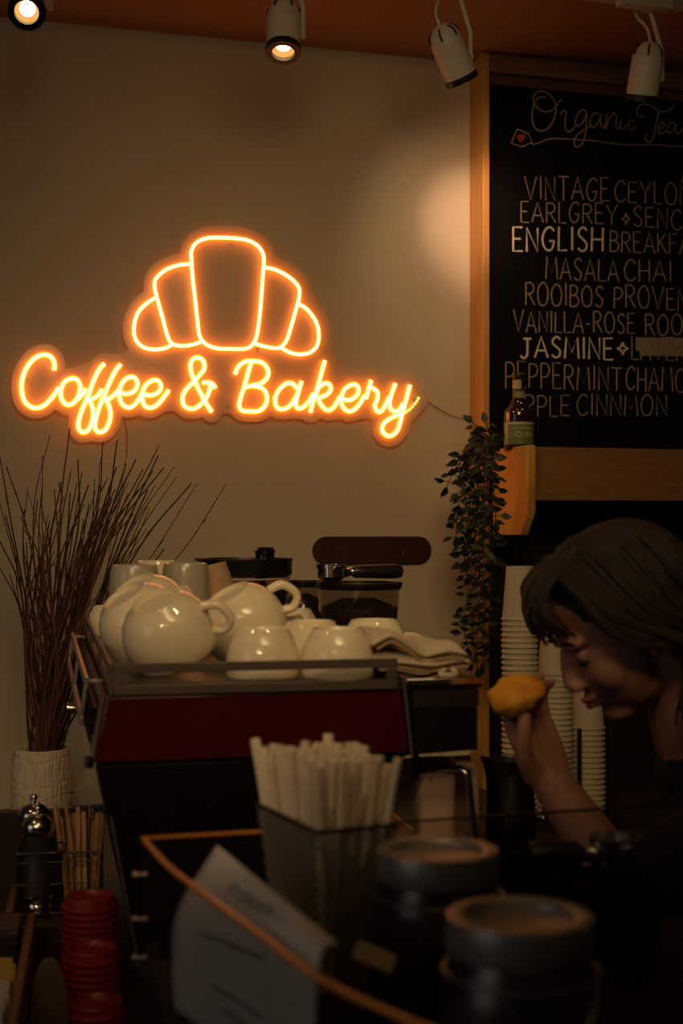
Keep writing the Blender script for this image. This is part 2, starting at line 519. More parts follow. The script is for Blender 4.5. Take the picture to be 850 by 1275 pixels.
# stroke alphabet: polylines in a unit cell, 's' smooth or 'l' straight
GL = {
    'A': (0.85, ['l 0,0 .5,1 1,0', 'l .18,.34 .82,.34']),
    'B': (0.7, ['l .05,0 .05,1', 's .05,1 .6,.97 .85,.78 .6,.57 .05,.53', 's .05,.53 .7,.5 1,.27 .7,.03 .05,0']),
    'C': (0.75, ['s 1,.82 .75,.98 .4,.95 .08,.65 .05,.35 .3,.05 .7,.02 1,.18']),
    'D': (0.75, ['l .05,0 .05,1', 's .05,1 .6,.92 .95,.6 .9,.3 .5,.04 .05,0']),
    'E': (0.62, ['l .95,1 .05,1 .05,0 1,0', 'l .05,.52 .8,.52']),
    'F': (0.6, ['l 1,1 .05,1 .05,0', 'l .05,.52 .8,.52']),
    'G': (0.8, ['s .95,.85 .7,1 .35,.93 .06,.6 .1,.25 .4,.02 .75,.08 .95,.4', 'l .95,.42 .55,.42']),
    'H': (0.75, ['l .05,0 .05,1', 'l .95,0 .95,1', 'l .05,.5 .95,.5']),
    'I': (0.18, ['l .5,0 .5,1']),
    'J': (0.75, ['l .3,1 1,1', 's .65,1 .66,.5 .62,.15 .35,.0 .05,.12']),
    'K': (0.7, ['l .05,0 .05,1', 'l .95,1 .05,.45', 'l .3,.58 1,0']),
    'L': (0.55, ['l .05,1 .05,0 1,0']),
    'M': (0.95, ['l .02,0 .12,1 .5,.3 .88,1 .98,0']),
    'N': (0.75, ['l .05,0 .05,1 .95,0 .95,1']),
    'O': (0.85, ['c .5,1 .12,.78 .03,.45 .2,.08 .5,0 .82,.1 .97,.48 .85,.82']),
    'P': (0.65, ['l .05,0 .05,1', 's .05,1 .7,.98 .98,.75 .7,.5 .05,.45']),
    'R': (0.72, ['l .05,0 .05,1', 's .05,1 .65,.98 .9,.76 .65,.54 .05,.5', 'l .4,.5 1,0']),
    'S': (0.65, ['s .92,.86 .6,1 .2,.88 .15,.68 .5,.52 .88,.32 .8,.08 .45,0 .05,.12']),
    'T': (0.75, ['l 0,1 1,1', 'l .5,1 .5,0']),
    'U': (0.75, ['s .05,1 .06,.4 .2,.05 .5,0 .8,.05 .95,.4 .95,1']),
    'V': (0.85, ['l 0,1 .5,0 1,1']),
    'Y': (0.8, ['l 0,1 .5,.45 1,1', 'l .5,.45 .5,0']),
    '-': (0.4, ['l .1,.45 .9,.45']),
    '*': (0.6, ['l .5,.85 .65,.57 1,.45 .65,.33 .5,.05 .35,.33 0,.45 .35,.57 .5,.85']),
    ' ': (0.4, []),
}


def glyph_strokes(ch):
    wd, sts = GL[ch]
    out = []
    for st in sts:
        k, *pp = st.split()
        pts = [tuple(float(q) for q in p.split(',')) for p in pp]
        pts = [(x, y, 0) for x, y in pts]
        if k == 's': pts = catmull(pts, 5)
        if k == 'c': pts = catmull(pts, 4, True); pts.append(pts[0])
        out.append([(p[0], p[1]) for p in pts])
    return wd, out


def word_strokes(text, x0, x1, t0, b0, t1, b1, rr):
    """photo-frame strokes of one hand-lettered word between x0 and x1; t/b: top and bottom rows at both ends"""
    gap = 0.22
    tot = sum(GL[c][0] for c in text) + gap * (len(text) - 1)
    u = 0.0
    res = []
    for c in text:
        wd, sts = glyph_strokes(c)
        jy = rr.uniform(-0.04, 0.04); jh = rr.uniform(0.95, 1.04); sl = rr.uniform(-0.05, 0.05)
        for st in sts:
            line = []
            for gx, gy in st:
                q = (u + wd * gx + sl * (gy - .5) * .6) / tot
                gy2 = gy * jh + jy
                top = t0 + (t1 - t0) * q; bot = b0 + (b1 - b0) * q
                line.append((x0 + (x1 - x0) * q, bot + (top - bot) * gy2))
            res.append(line)
        u += wd + gap
    return res


def chalk_line(name, strokes, width, m):
    b = MB(WALL, BO)
    for st in strokes:
        pts = [Wp(x, y, TB + 0.0006) for x, y in st]
        b.tube(pts, width, 6, flat=((0, 1, 0), 0.25))
    return b.build(name, m, board)


rr = random.Random(3)
LINES = [
    [('VINTAGE', 653, 758, 219, 248, 222, 250, 0), ('CEYLON', 765, 859, 224, 250, 229, 257, 0)],
    [('EARLGREY', 648, 768, 251, 276, 255, 280, 0), ('*', 774, 784, 262, 281, 262, 281, 0), ('SENCHA', 788, 884, 258, 282, 262, 288, 0)],
    [('ENGLISH', 638, 751, 281, 312, 284, 313, 1), ('BREAKFAST', 759, 888, 287, 313, 294, 318, 0)],
    [('MASALA', 679, 770, 319, 347, 323, 350, 0), ('CHAI', 777, 836, 322, 350, 326, 351, 0)],
    [('ROOIBOS', 654, 751, 350, 379, 356, 382, 0), ('PROVENCE', 764, 886, 356, 383, 361, 388, 0)],
    [('VANILLA-ROSE', 639, 790, 387, 413, 390, 415, 0), ('ROOIBOS', 803, 902, 389, 416, 392, 419, 0)],
    [('JASMINE', 647, 763, 420, 445, 420, 447, 1), ('*', 768, 782, 425, 443, 425, 443, 1), ('LAVENDER', 786, 893, 420, 448, 422, 450, 0)],
    [('PEPPERMINT', 629, 774, 451, 483, 457, 486, 0), ('CHAMOMILE', 779, 900, 457, 486, 460, 489, 0)],
    [('APPLE', 634, 709, 491, 517, 492, 518, 2), ('CINNMON', 718, 830, 491, 517, 492, 518, 2)],
]
M['chalk_mid'] = mat('thin_chalk', (0.42, 0.35, 0.20), 0.95, noise_scale=300)
for line in LINES:
    for (t, x0, x1, t0, b0, t1, b1, k) in line:
        chalk_line('menu_word' if t != '*' else 'diamond_mark', word_strokes(t, x0, x1, t0, b0, t1, b1, rr),
                   (0.0019, 0.0030, 0.0014)[k], M[('chalk_dim', 'chalk', 'chalk_mid')[k]])


def px(crop, scale, ox, oy, n=5, closed=False):
    pts = [(ox + x / scale, oy + y / scale, 0) for x, y in crop]
    c = catmull(pts, n, closed)
    if closed: c.append(c[0])
    return [(p[0], p[1]) for p in c]


T5 = dict(scale=4.048, ox=640, oy=100)
script = [
    [(160, 85), (120, 90), (95, 140), (90, 200), (110, 245), (145, 255), (180, 230), (205, 180), (210, 130), (190, 85), (150, 55), (115, 60), (95, 90), (110, 130), (150, 158), (190, 150), (220, 120), (238, 95)],
    [(232, 175), (248, 152), (262, 165), (255, 210), (262, 250), (285, 258), (310, 225)],
    [(365, 155), (340, 150), (315, 180), (308, 215), (325, 230), (350, 205), (365, 160), (362, 240), (350, 300), (325, 335), (303, 325), (310, 285), (350, 250), (390, 225)],
    [(425, 170), (405, 165), (385, 195), (385, 230), (405, 235), (428, 200), (435, 170), (435, 220), (450, 240), (462, 212)],
    [(465, 165), (460, 245), (475, 200), (500, 165), (515, 185), (512, 240), (530, 235), (540, 190), (535, 235), (550, 245), (568, 222)],
    [(545, 155), (546, 160)],
    [(605, 205), (585, 205), (575, 230), (585, 250), (612, 236)],
    [(655, 180), (625, 180), (618, 145), (645, 120), (690, 130), (730, 155), (775, 155), (808, 125)],
    [(730, 155), (715, 215), (700, 290), (680, 312), (662, 295), (668, 265)],
    [(725, 245), (750, 235), (755, 215), (738, 215), (725, 245), (735, 270), (768, 252)],
    [(805, 215), (785, 215), (770, 250), (780, 268), (805, 245), (815, 215), (812, 255), (825, 268), (855, 240)],
]
b = chalk_line('heading_word', [px(c, **T5) for c in script], 0.0022, M['chalk_dim'])
chalk_line('underline', [px([(85, 318), (110, 320), (180, 295), (250, 295), (400, 305), (560, 325), (700, 325), (850, 335), (1000, 345)], **T5)], 0.0016, M['chalk_dim'])
T3 = dict(scale=3.148, ox=580, oy=60)
tagpts = [(580 + x / 3.148, 60 + y / 3.148) for x, y in [(200, 317), (245, 335), (258, 368), (220, 387), (177, 372), (200, 317)]]
chalk_line('tea_tag_drawing', [tagpts, [(a + 211, c + 48) for a, c in tagpts]], 0.0018, M['chalk_dim'])
chalk_line('heart_drawing', [px([(205, 345), (212, 338), (217, 346), (225, 340), (229, 350), (216, 364), (204, 352)], n=3, closed=True, **T3),
                             px([(210, 350), (224, 350)], n=2, **T3), px([(212, 355), (221, 354)], n=2, **T3)], 0.003, M['chalk_red'])
b = MB(WALL, BO)
for (x0, y0, x1, y1, t) in ((791, 420, 872, 437, 0.0022), (796, 434, 872, 443, 0.0028)):
    p = [Wp(x0, y0, TB + t), Wp(x1, y0 + 1, TB + t), Wp(x1, y1 + 1, TB + t), Wp(x0, y1, TB + t)]
    q = [v + Vector((0, -0.0003, 0)) for v in p]
    b.add(p + q, [(0, 1, 2, 3), (7, 6, 5, 4), (0, 4, 5, 1), (1, 5, 6, 2), (2, 6, 7, 3), (3, 7, 4, 0)])
o = b.build('tape_strip', M['tape'], board, smooth=False)
o['label'] = 'pale translucent tape'

# ------------------------------------------------------------------ neon sign
C1 = dict(scale=4.048, ox=15, oy=430)
C2 = dict(scale=4.474, ox=215, oy=430)
C3 = dict(scale=5.3125, ox=375, oy=440)
C4 = dict(scale=3.4, ox=155, oy=280)
LET = {
    'letter_c': [(C1, [(212, 125), (213, 90), (195, 58), (165, 48), (125, 58), (85, 95), (55, 155), (48, 220), (62, 280), (95, 310), (130, 315), (165, 300), (200, 265), (225, 230), (237, 212)])],
    'letter_o': [(C1, [(345, 205), (330, 175), (300, 167), (264, 185), (246, 225), (250, 272), (280, 300), (315, 285), (338, 245), (345, 205)]), (C1, [(325, 275), (352, 250), (374, 218)])],
    'letter_f': [(C1, [(465, 92), (440, 120), (410, 180), (385, 250), (355, 320), (338, 370), (335, 415), (355, 438), (385, 425), (405, 380), (408, 330), (395, 285), (378, 268), (400, 270), (430, 255), (454, 222)])],
    'letter_f.1': [(C1, [(547, 95), (520, 130), (490, 190), (465, 250), (440, 310), (422, 370), (418, 415), (438, 438), (470, 425), (490, 385), (495, 335), (480, 285), (460, 268), (485, 270), (515, 250), (537, 225)])],
    'letter_e': [(C1, [(537, 235), (580, 245), (620, 225), (632, 190), (615, 162), (580, 165), (552, 195), (540, 240), (550, 290), (580, 312), (610, 305), (640, 270), (655, 240)])],
    'letter_e.1': [(C1, [(655, 245), (700, 252), (738, 235), (750, 205), (735, 178), (700, 180), (668, 210), (655, 255), (665, 300), (695, 315), (730, 300), (765, 260), (790, 225)])],
    'ampersand': [(C2, [(218, 372), (190, 330), (160, 275), (125, 205), (103, 150), (100, 100), (120, 72), (148, 70), (172, 90), (175, 130), (150, 165), (115, 205), (75, 245), (55, 285), (60, 330), (90, 352), (125, 350), (160, 325), (190, 285), (208, 240), (210, 212)]), (C2, [(165, 208), (205, 208), (225, 220), (238, 240)])],
    'letter_b': [(C2, [(347, 160), (365, 120), (400, 92), (445, 88), (495, 95), (528, 130), (528, 175), (495, 210), (450, 222), (405, 232)]), (C2, [(437, 95), (420, 150), (398, 230), (378, 290), (370, 335), (385, 362), (430, 368), (480, 365), (515, 335), (525, 290), (510, 250), (480, 232), (440, 225)])],
    'letter_a': [(C2, [(692, 240), (665, 212), (630, 215), (590, 250), (570, 300), (580, 345), (615, 355), (655, 335), (690, 280), (705, 235), (717, 200)]), (C2, [(717, 200), (700, 260), (685, 320), (695, 350), (725, 345), (760, 310), (783, 268)])],
    'letter_k': [(C3, [(155, 48), (130, 140), (100, 250), (75, 330), (60, 390)]), (C3, [(92, 298), (110, 235), (150, 200), (185, 205), (195, 240), (165, 275), (115, 298), (135, 345), (170, 375), (205, 365), (235, 325), (255, 285)])],
    'letter_e.2': [(C3, [(255, 292), (310, 310), (360, 285), (380, 245), (365, 210), (325, 210), (285, 240), (265, 290), (270, 345), (305, 380), (345, 375), (385, 335), (415, 285), (430, 285)])],
    'letter_r': [(C3, [(462, 178), (445, 235), (428, 300)]), (C3, [(450, 222), (480, 235), (505, 260), (500, 310), (485, 345), (500, 380), (525, 385), (555, 345), (580, 290)])],
    'letter_y': [(C3, [(622, 200), (600, 260), (585, 320), (590, 365), (620, 385), (650, 370), (675, 330)]), (C3, [(718, 210), (700, 280), (675, 370), (655, 450), (635, 510), (595, 545), (560, 540), (535, 510), (545, 465), (590, 430), (640, 405), (676, 388)])],
}
CRO = {
    'croissant_middle': [(C4, [(283, 150), (283, 110), (305, 75), (350, 56), (400, 54), (460, 56), (520, 65), (565, 90), (588, 130), (588, 180), (582, 260), (575, 350), (565, 440), (552, 490), (520, 522), (450, 525), (390, 522), (345, 505), (318, 470), (308, 400), (298, 310), (288, 220)], True)],
    'croissant_segment': [(C4, [(278, 165), (230, 170), (175, 190), (135, 225), (127, 260), (138, 310), (160, 390), (182, 470), (205, 505), (250, 512), (295, 505), (325, 495)], False)],
    'croissant_segment.1': [(C4, [(595, 180), (640, 190), (695, 220), (735, 260), (740, 300), (725, 360), (705, 430), (685, 490), (655, 520), (610, 518), (552, 503)], False)],
    'croissant_tip': [(C4, [(128, 310), (90, 335), (55, 375), (40, 430), (45, 480), (75, 515), (120, 527), (170, 522), (205, 505)], False)],
    'croissant_tip.1': [(C4, [(738, 335), (775, 360), (810, 410), (822, 460), (815, 510), (785, 540), (740, 548), (700, 540), (665, 522)], False)],
}
sc0 = Wp(290, 440, 0.0)
SO = (sc0.x, 0, sc0.z)
sign = empty('neon_sign', WALL, SO, 'glowing orange neon sign of a croissant over the words Coffee & Bakery on the wall', 'neon sign')
TN = 0.030
allpx = []
for nm, strokes in LET.items():
    b = MB(WALL, SO)
    for T, c in strokes:
        q = px(c, n=5, **T); allpx += [(q, 13)]
        b.tube([Wp(x, y, TN) for x, y in q], 0.0060, 8)
    lo = b.build(nm.split('.')[0], M['neon'], sign)
    b = MB(WALL, SO)
    for T, c in strokes:
        b.tube([Wp(x, y, TN + 0.0032) for x, y in px(c, n=5, **T)], 0.0037, 8)
    b.build('bright_core', M['neon_text'], lo)
for nm, strokes in CRO.items():
    b = MB(WALL, SO)
    for T, c, cl in strokes:
        q = px(c, n=5, closed=cl, **T); allpx += [(q, 14)]
        pts = [Wp(x, y, TN) for x, y in q]
        if cl: pts = pts[:-1]
        b.tube(pts, 0.0048, 8, closed=cl)
    lo = b.build(nm.split('.')[0], M['neon'], sign)
    b = MB(WALL, SO)
    for T, c, cl in strokes:
        pts = [Wp(x, y, TN + 0.0026) for x, y in px(c, n=5, closed=cl, **T)]
        b.tube(pts[:-1] if cl else pts, 0.0035, 8, closed=cl)
    b.build('bright_core', M['neon_text'], lo)
# the half-lit tail of the last letter: a row of little diodes in a dull strip
tail = px([(690, 390), (712, 374), (735, 352), (758, 325), (775, 297)], n=3, **C3)
b = MB(WALL, SO)
for x, y in tail[::2]:
    b.ell(Wp(x, y, TN), (0.0035, 0.0035, 0.0035), 8, 6)
o = b.build('diode_tail', M['led'], sign)
o['label'] = 'tail of the y where single diodes show'
# clear backing plate: contour found on a grid around the tubes
segs = []
for q, r in allpx:
    for i in range(len(q) - 1): segs.append((q[i], q[i + 1], r))
segs.append(((775, 297), (775, 297), 1)) if False else None
tq = tail
for i in range(len(tq) - 1): segs.append((tq[i], tq[i + 1], 12))
fillpoly = [(92, 458), (165, 436), (398, 436), (416, 466), (428, 478), (514, 474), (525, 495), (468, 515), (455, 521), (130, 508), (75, 508)]
fill2 = [(248, 300), (320, 300), (328, 330), (365, 350), (385, 400), (395, 430), (170, 430), (180, 390), (205, 345), (240, 330)]


fillC = [(30, 470), (40, 448), (60, 445), (66, 460), (90, 460), (75, 490), (45, 500), (30, 490)]


def inside(p, poly):
    x, y = p; c = False
    n = len(poly)
    for i in range(n):
        x1, y1 = poly[i]; x2, y2 = poly[(i + 1) % n]
        if (y1 > y) != (y2 > y) and x < (x2 - x1) * (y - y1) / (y2 - y1) + x1: c = not c
    return c


ST = 3.0
GX0, GY0, NX, NY = 0, 270, 184, 100
field = [[-99.0] * NY for _ in range(NX)]
for (a, c, r) in segs:
    xa, ya, xb, yb = a[0], a[1], c[0], c[1]
    i0 = int((min(xa, xb) - r - 6 - GX0) / ST); i1 = int((max(xa, xb) + r + 6 - GX0) / ST) + 1
    j0 = int((min(ya, yb) - r - 6 - GY0) / ST); j1 = int((max(ya, yb) + r + 6 - GY0) / ST) + 1
    dx, dy = xb - xa, yb - ya; L2 = dx * dx + dy * dy + 1e-9
    for i in range(max(i0, 0), min(i1, NX - 1) + 1):
        X = GX0 + i * ST
        for j in range(max(j0, 0), min(j1, NY - 1) + 1):
            Y = GY0 + j * ST
            t = max(0, min(1, ((X - xa) * dx + (Y - ya) * dy) / L2))
            d = r - sqrt((X - xa - t * dx) ** 2 + (Y - ya - t * dy) ** 2)
            if d > field[i][j]: field[i][j] = d
for i in range(NX):
    for j in range(NY):
        p = (GX0 + i * ST, GY0 + j * ST)
        if inside(p, fillC) or inside(p, fillpoly) or inside(p, fill2): field[i][j] = max(field[i][j], 6.0)
vidx = {}
bm = MB(WALL, SO)


def vert(key, x, y):
    if key not in vidx:
        vidx[key] = len(bm.v); bm.v.append(Wp(x, y, 0.0205))
    return vidx[key]


for i in range(NX - 1):
    for j in range(NY - 1):
        cs = [(i, j), (i + 1, j), (i + 1, j + 1), (i, j + 1)]
        poly = []
        for k in range(4):
            (ia, ja), (ib, jb) = cs[k], cs[(k + 1) % 4]
            fa, fb = field[ia][ja], field[ib][jb]
            if fa > 0: poly.append(vert((ia, ja), GX0 + ia * ST, GY0 + ja * ST))
            if (fa > 0) != (fb > 0):
                fa2, fb2 = max(fa, -6), max(fb, -6)
                t = fa2 / (fa2 - fb2)
                key = (min((ia, ja), (ib, jb)), max((ia, ja), (ib, jb)), 'e')
                poly.append(vert(key, GX0 + (ia + (ib - ia) * t) * ST, GY0 + (ja + (jb - ja) * t) * ST))
        if len(poly) >= 3: bm.f.append(tuple(poly))
bm.build('backing_plate', M['acrylic_sign'], sign, smooth=False, solid=0.005)
for (x, y) in ((285, 306), (33, 474), (318, 436), (283, 507), (512, 499)):
    p = Wp(x, y, 0.0)
    b = MB(WALL, SO)
    b.tube([p + Vector((0, -0.002, 0)), p + Vector((0, -0.0255, 0))], 0.0035, 10)
    b.build('standoff_screw', M['steel'], sign)
b = MB(WALL, SO); b.tube([Wp(x, y, 0.006) for x, y in px([(522, 492), (540, 505), (560, 517), (580, 522)], 1, 0, 0)], 0.0012, 6)
b.build('power_cord', M['cord'], sign)
b = MB(WALL, SO); b.tube([Wp(x, y, 0.006) for x, y in px([(153, 515), (158, 545), (156, 575), (150, 610), (142, 650), (135, 700), (130, 780)], 1, 0, 0)], 0.0012, 6)
b.build('power_cord', M['cord'], sign)
b = MB(WALL, SO); b.tube([Wp(x, y, 0.008) for x, y in px([(322, 396), (345, 418), (372, 437), (402, 462)], 1, 0, 0)], 0.0012, 6)
b.build('power_cord', M['cord'], sign)

# maroon wall plate with two screws
pl0 = Wp(462, 685, 0)
pr = empty('wall_plate', WALL, (pl0.x, 0, pl0.z), 'dark maroon round-ended plate on the wall above the right grinder', 'wall plate')
a0, a1 = Wp(388, 686, 0), Wp(535, 684, 0)
hr = 0.035
poly = [(a1.x - hr + hr * cos(q), hr * sin(q)) for q in [(-pi / 2 + pi * k / 14) for k in range(15)]] + \
       [(a0.x + hr + hr * cos(q), hr * sin(q)) for q in [(pi / 2 + pi * k / 14) for k in range(15)]]
b = MB(WALL, (pl0.x, 0, pl0.z))
b.prism(poly, 0.002, 0.014, Matrix.Translation((0, 0, pl0.z)) @ Matrix.Rotation(R(90), 4, 'X'))
b.build('plate', M['maroon'], pr, bevel=0.002)
for x in (424, 501):
    p = Wp(x, 684, 0.014)
    b = MB(WALL, (pl0.x, 0, pl0.z))
    b.tube([p, p + Vector((0, -0.004, 0))], 0.004, 12)
    b.tube([p + Vector((0, -0.005, -0.002)), p + Vector((0, -0.006, -0.014))], [0.003, 0.002], 8)
    b.build('screw', M['chrome'], pr)

# ------------------------------------------------------------------ ceiling track and its lamps
tr0 = Vector((0.464, 3.16, 0))
TRK = Frame(tr0, TW)
b = MB(TRK, (0, 0, ZC)); b.box(-2.4, 1.3, -0.018, 0.018, ZC - 0.022, ZC - 0.001)
o = b.build('ceiling_track', M['white_metal'], bevel=0.002)
tag(o, 'white lighting track fixed to the ceiling parallel to the wall', 'lighting track')


def track_lamp(sx, zc, aim, label, lit, adapter, length=0.105, rad=0.036):
    """lamp can at track coordinate sx, can centre height zc, aim direction in world"""
    base = Vector((sx, 0, ZC - 0.022))
    root = empty('track_spotlight', TRK, base, label, 'spotlight', 'spotlights on the ceiling track')
    A = (TRK.M.to_3x3().inverted() @ Vector(aim)).normalized()
    c = Vector((sx, 0, zc))
    q = A.to_track_quat('Z', 'Y').to_matrix().to_4x4()
    X = Matrix.Translation(c) @ q
    h = length / 2
    b = MB(TRK, base)
    prof = [(0, -h - 0.02), (rad * 0.45, -h - 0.017), (rad * 0.8, -h - 0.006), (rad * 0.97, -h + 0.012), (rad, -h + 0.03), (rad, h), (rad - 0.003, h), (rad - 0.003, -h + 0.03), (0, -h + 0.012)]
    b.lathe(prof, 32, X)
    can = b.build('lamp_can', M['white_metal'], root)
    b = MB(TRK, base)
    for k in range(6):
        qa = 2 * pi * k / 6
        p1 = X @ Vector((rad * 0.62 * cos(qa), rad * 0.62 * sin(qa), -h - 0.0125)); p2 = X @ Vector((rad * 1.0 * cos(qa), rad * 1.0 * sin(qa), -h + 0.012))
        b.tube([p1, (p1 + p2) / 2 + (X.to_3x3() @ Vector((cos(qa), sin(qa), -.6))) * 0.004, p2], 0.0022, 6)
    b.build('vent_slot', M['black_plastic'], can)
    b = MB(TRK, base)
    b.lathe([(rad - 0.012, h + 0.006), (rad + 0.001, h + 0.006), (rad + 0.0015, h - 0.008), (rad - 0.012, h - 0.008)], 32, X, closed=True)
    b.build('black_rim', M['black_plastic'], can)
    b = MB(TRK, base); b.lathe([(0, h - 0.012), (rad * 0.42, h - 0.011), (rad * 0.44, h - 0.016), (0, h - 0.018)], 24, X)
    b.build('lamp', M['bulb'] if lit else M['reflector'], root)
    b = MB(TRK, base); b.lathe([(rad * 0.44, h - 0.016), (rad * 0.66, h - 0.002), (rad * 0.64, h - 0.002), (rad * 0.43, h - 0.018)], 24, X, closed=True)
    b.build('reflector_ring', M['reflector'], root)
    # arm from the adapter down to the can's side
    side = Vector((1, 0, 0))
    top = Vector((sx + 0.012, 0, ZC - 0.03))
    j = c + side * (rad + 0.006) - A * 0.0
    b = MB(TRK, base)
    b.tube([top, Vector((j.x, j.y * 0.5, c.z + 0.055)), j + Vector((0, 0, 0.01)), j - Vector((0, 0, 0.012))], 0.0055, 8)
    b.tube([j + Vector((0.004, 0, 0)), j - Vector((0.012, 0, 0))], 0.007, 10)
    b.build('arm', M['white_metal'], root)
    b = MB(TRK, base)
    bp_ = X @ Vector((0, 0, -h - 0.018))
    b.tube(catmull([Vector((sx - 0.006, 0, ZC - 0.03)), Vector((sx - 0.022, 0.004, ZC - 0.045)), bp_ + Vector((-0.008, 0, 0.03)), bp_], 5), 0.0035, 8)
    b.build('supply_cord', M['white_metal'], root)
    b = MB(TRK, base)
    b.box(sx - 0.02, sx + 0.02, -0.016, 0.016, ZC - 0.036, ZC - 0.023)
    b.build('track_clip', M['white_metal'], root, bevel=0.002)
    if adapter:
        b = MB(TRK, base)
        b.box(sx - 0.085, sx + 0.045, -0.05, -0.019, ZC - 0.045, ZC - 0.004)
        ad = b.build('adapter_box', M['white_metal'], root, bevel=0.003)
        b = MB(TRK, base)
        for k in range(3):
            b.box(sx - 0.052, sx + 0.005 - 0.006 * k, -0.0508, -0.0503, ZC - 0.019 - 0.006 * k, ZC - 0.0165 - 0.006 * k)
        b.build('rating_print', M['print_'], ad, smooth=False)
    lw = TRK.M @ (X @ Vector((0, 0, h + 0.012)))
    return lw


def tracks(px_):
    d = (px_ - 425) / F
    s = (d * 3.16 - 0.464) / (U.x - d * U.y)
    return s, 3.16 + s * U.y


def lamp_at(px_, py_, aim, label, lit, adapter=False):
    s, D = tracks(px_)
    z = EYE - (py_ - HZ) / F * D
    return track_lamp(s, z, aim, label, lit, adapter), Vector((tr0 + U * s).xy.to_3d())


l1, _ = lamp_at(36, 2, (0.10, -0.85, -0.72), 'lit white spotlight with black rim at the top left corner, facing out into the room', True)
l2, _ = lamp_at(353, 38, (0.0, -0.36, -0.93), 'lit white spotlight hanging straight down left of the middle of the ceiling', True)
l3, _ = lamp_at(563, 70, (0.42, 0.36, -0.82), 'white spotlight with black rim tilted right towards the chalkboard post', True)
l4, _ = lamp_at(803, 93, (-0.10, 0.30, -0.95), 'white spotlight below a boxed track adapter in front of the chalkboard', True, True)
spot('lamp_beam', l1, l1 + Vector((0.10, -0.85, -0.72)), 0.8, 80, 0.7, 0.02)
spot('lamp_beam', l2, l2 + Vector((0.0, -0.20, -0.98)), 2.4, 80, 0.7, 0.02)
spot('lamp_beam', l3, WALL.M @ Wp(606, 330, 0.0), 5.0, 84, 1.0, 0.03, (1.0, 0.60, 0.34))
spot('lamp_beam', l3, WALL.M @ Wp(592, 274, 0.03), 13.0, 36, 1.0, 0.03, (1.0, 0.58, 0.40))
spot('lamp_beam', l4, l4 + Vector((-0.25, 0.40, -0.9)), 1.2, 70, 0.9, 0.02)
# a further feed box on the track
sF, DF = tracks(722)
b = MB(TRK, (sF, 0, ZC - 0.02)); b.box(sF - 0.06, sF + 0.05, -0.045, -0.019, ZC - 0.034, ZC - 0.003)
o = b.build('track_feed', M['white_metal'], bevel=0.003)
tag(o, 'white feed box on the ceiling track between the third and fourth spotlights', 'track feed')

# ------------------------------------------------------------------ espresso machine (seen from its side panel)
mach = empty('espresso_machine', MF, (0, 0, 0), 'dark red espresso machine with a steel cup rail on top, its side panel facing us', 'espresso machine')
MO = (0, 0, 0)
DEP = 1.0
K = COUNTER - 0.9      # heights below were read above a 0.90 level


def mz(v): return v - K


XZ = Matrix(((1, 0, 0, 0), (0, 0, 1, 0), (0, 1, 0, 0), (0, 0, 0, 1)))   # polygon (x,z) extruded along y
TOP = mz(0.396)
# carcass
b = MB(MF, MO)
b.prism([(-0.186, TOP - 0.012), (-0.200, mz(0.300)), (-0.140, 0.10), (-0.140, 0.07), (0.06, 0.07), (0.06, 0.205), (0.17, 0.205), (0.17, mz(0.27)), (0.195, mz(0.295)), (0.300, mz(0.30)), (0.300, TOP - 0.012)], 0.012, DEP - 0.01, XZ)
b.build('carcass', M['body'], mach, bevel=0.004)
# red side panel, its steel edge trims and the dark lower side
b = MB(MF, MO)
b.prism([(-0.190, mz(0.386)), (-0.204, mz(0.302)), (0.203, mz(0.302)), (0.192, mz(0.386))], -0.004, 0.011, XZ)
panel = b.build('side_panel', M['red'], mach, bevel=0.003)
b = MB(MF, MO)
b.tube([(-0.193, 0.0, mz(0.388)), (-0.2075, 0.0, mz(0.302)), (-0.210, 0.0, mz(0.296))], 0.0038, 8)
b.build('edge_trim', M['railsteel'], panel)
b = MB(MF, MO)
b.tube([(0.1965, 0.0, mz(0.400)), (0.2075, 0.0, mz(0.302)), (0.209, 0.0, mz(0.296))], 0.0026, 8)
b.build('edge_trim', M['railsteel'], panel)
b = MB(MF, MO); b.tube([(-0.211, -0.004, mz(0.311)), (-0.2125, -0.004, mz(0.297))], [0.006, 0.0055], 12)
b.build('corner_cap', M['chrome'], panel)
b = MB(MF, MO)
b.prism([(-0.204, mz(0.299)), (-0.146, 0.10), (-0.146, 0.07), (0.060, 0.07), (0.075, mz(0.20)), (0.203, mz(0.299))], 0.0, 0.011, XZ)
b.build('lower_side', M['body'], mach, bevel=0.003)
b = MB(MF, MO); b.tube([(-0.184, -0.004, mz(0.235)), (-0.146, -0.004, 0.10)], 0.0025, 8)
b.build('edge_strip', M['steel'], mach)
# top plate with its front lip over the group side
b = MB(MF, MO); b.box(-0.186, 0.305, 0.0, DEP - 0.005, TOP - 0.0115, TOP)
b.build('top_plate', M['dark_steel'], mach, bevel=0.002)
b = MB(MF, MO); b.box(0.199, 0.306, -0.006, 0.0, TOP - 0.006, TOP + 0.003)
b.build('lip_trim', M['chrome'], mach, bevel=0.001)
b = MB(MF, MO); b.box(0.2095, 0.300, 0.0, 0.0115, mz(0.36), TOP - 0.013); b.build('canopy_strip', M['darkwood'], mach)
b = MB(MF, MO); b.box(0.2105, 0.298, 0.0, 0.0115, mz(0.302), mz(0.359)); b.build('canopy_side', M['black_gloss'], mach)
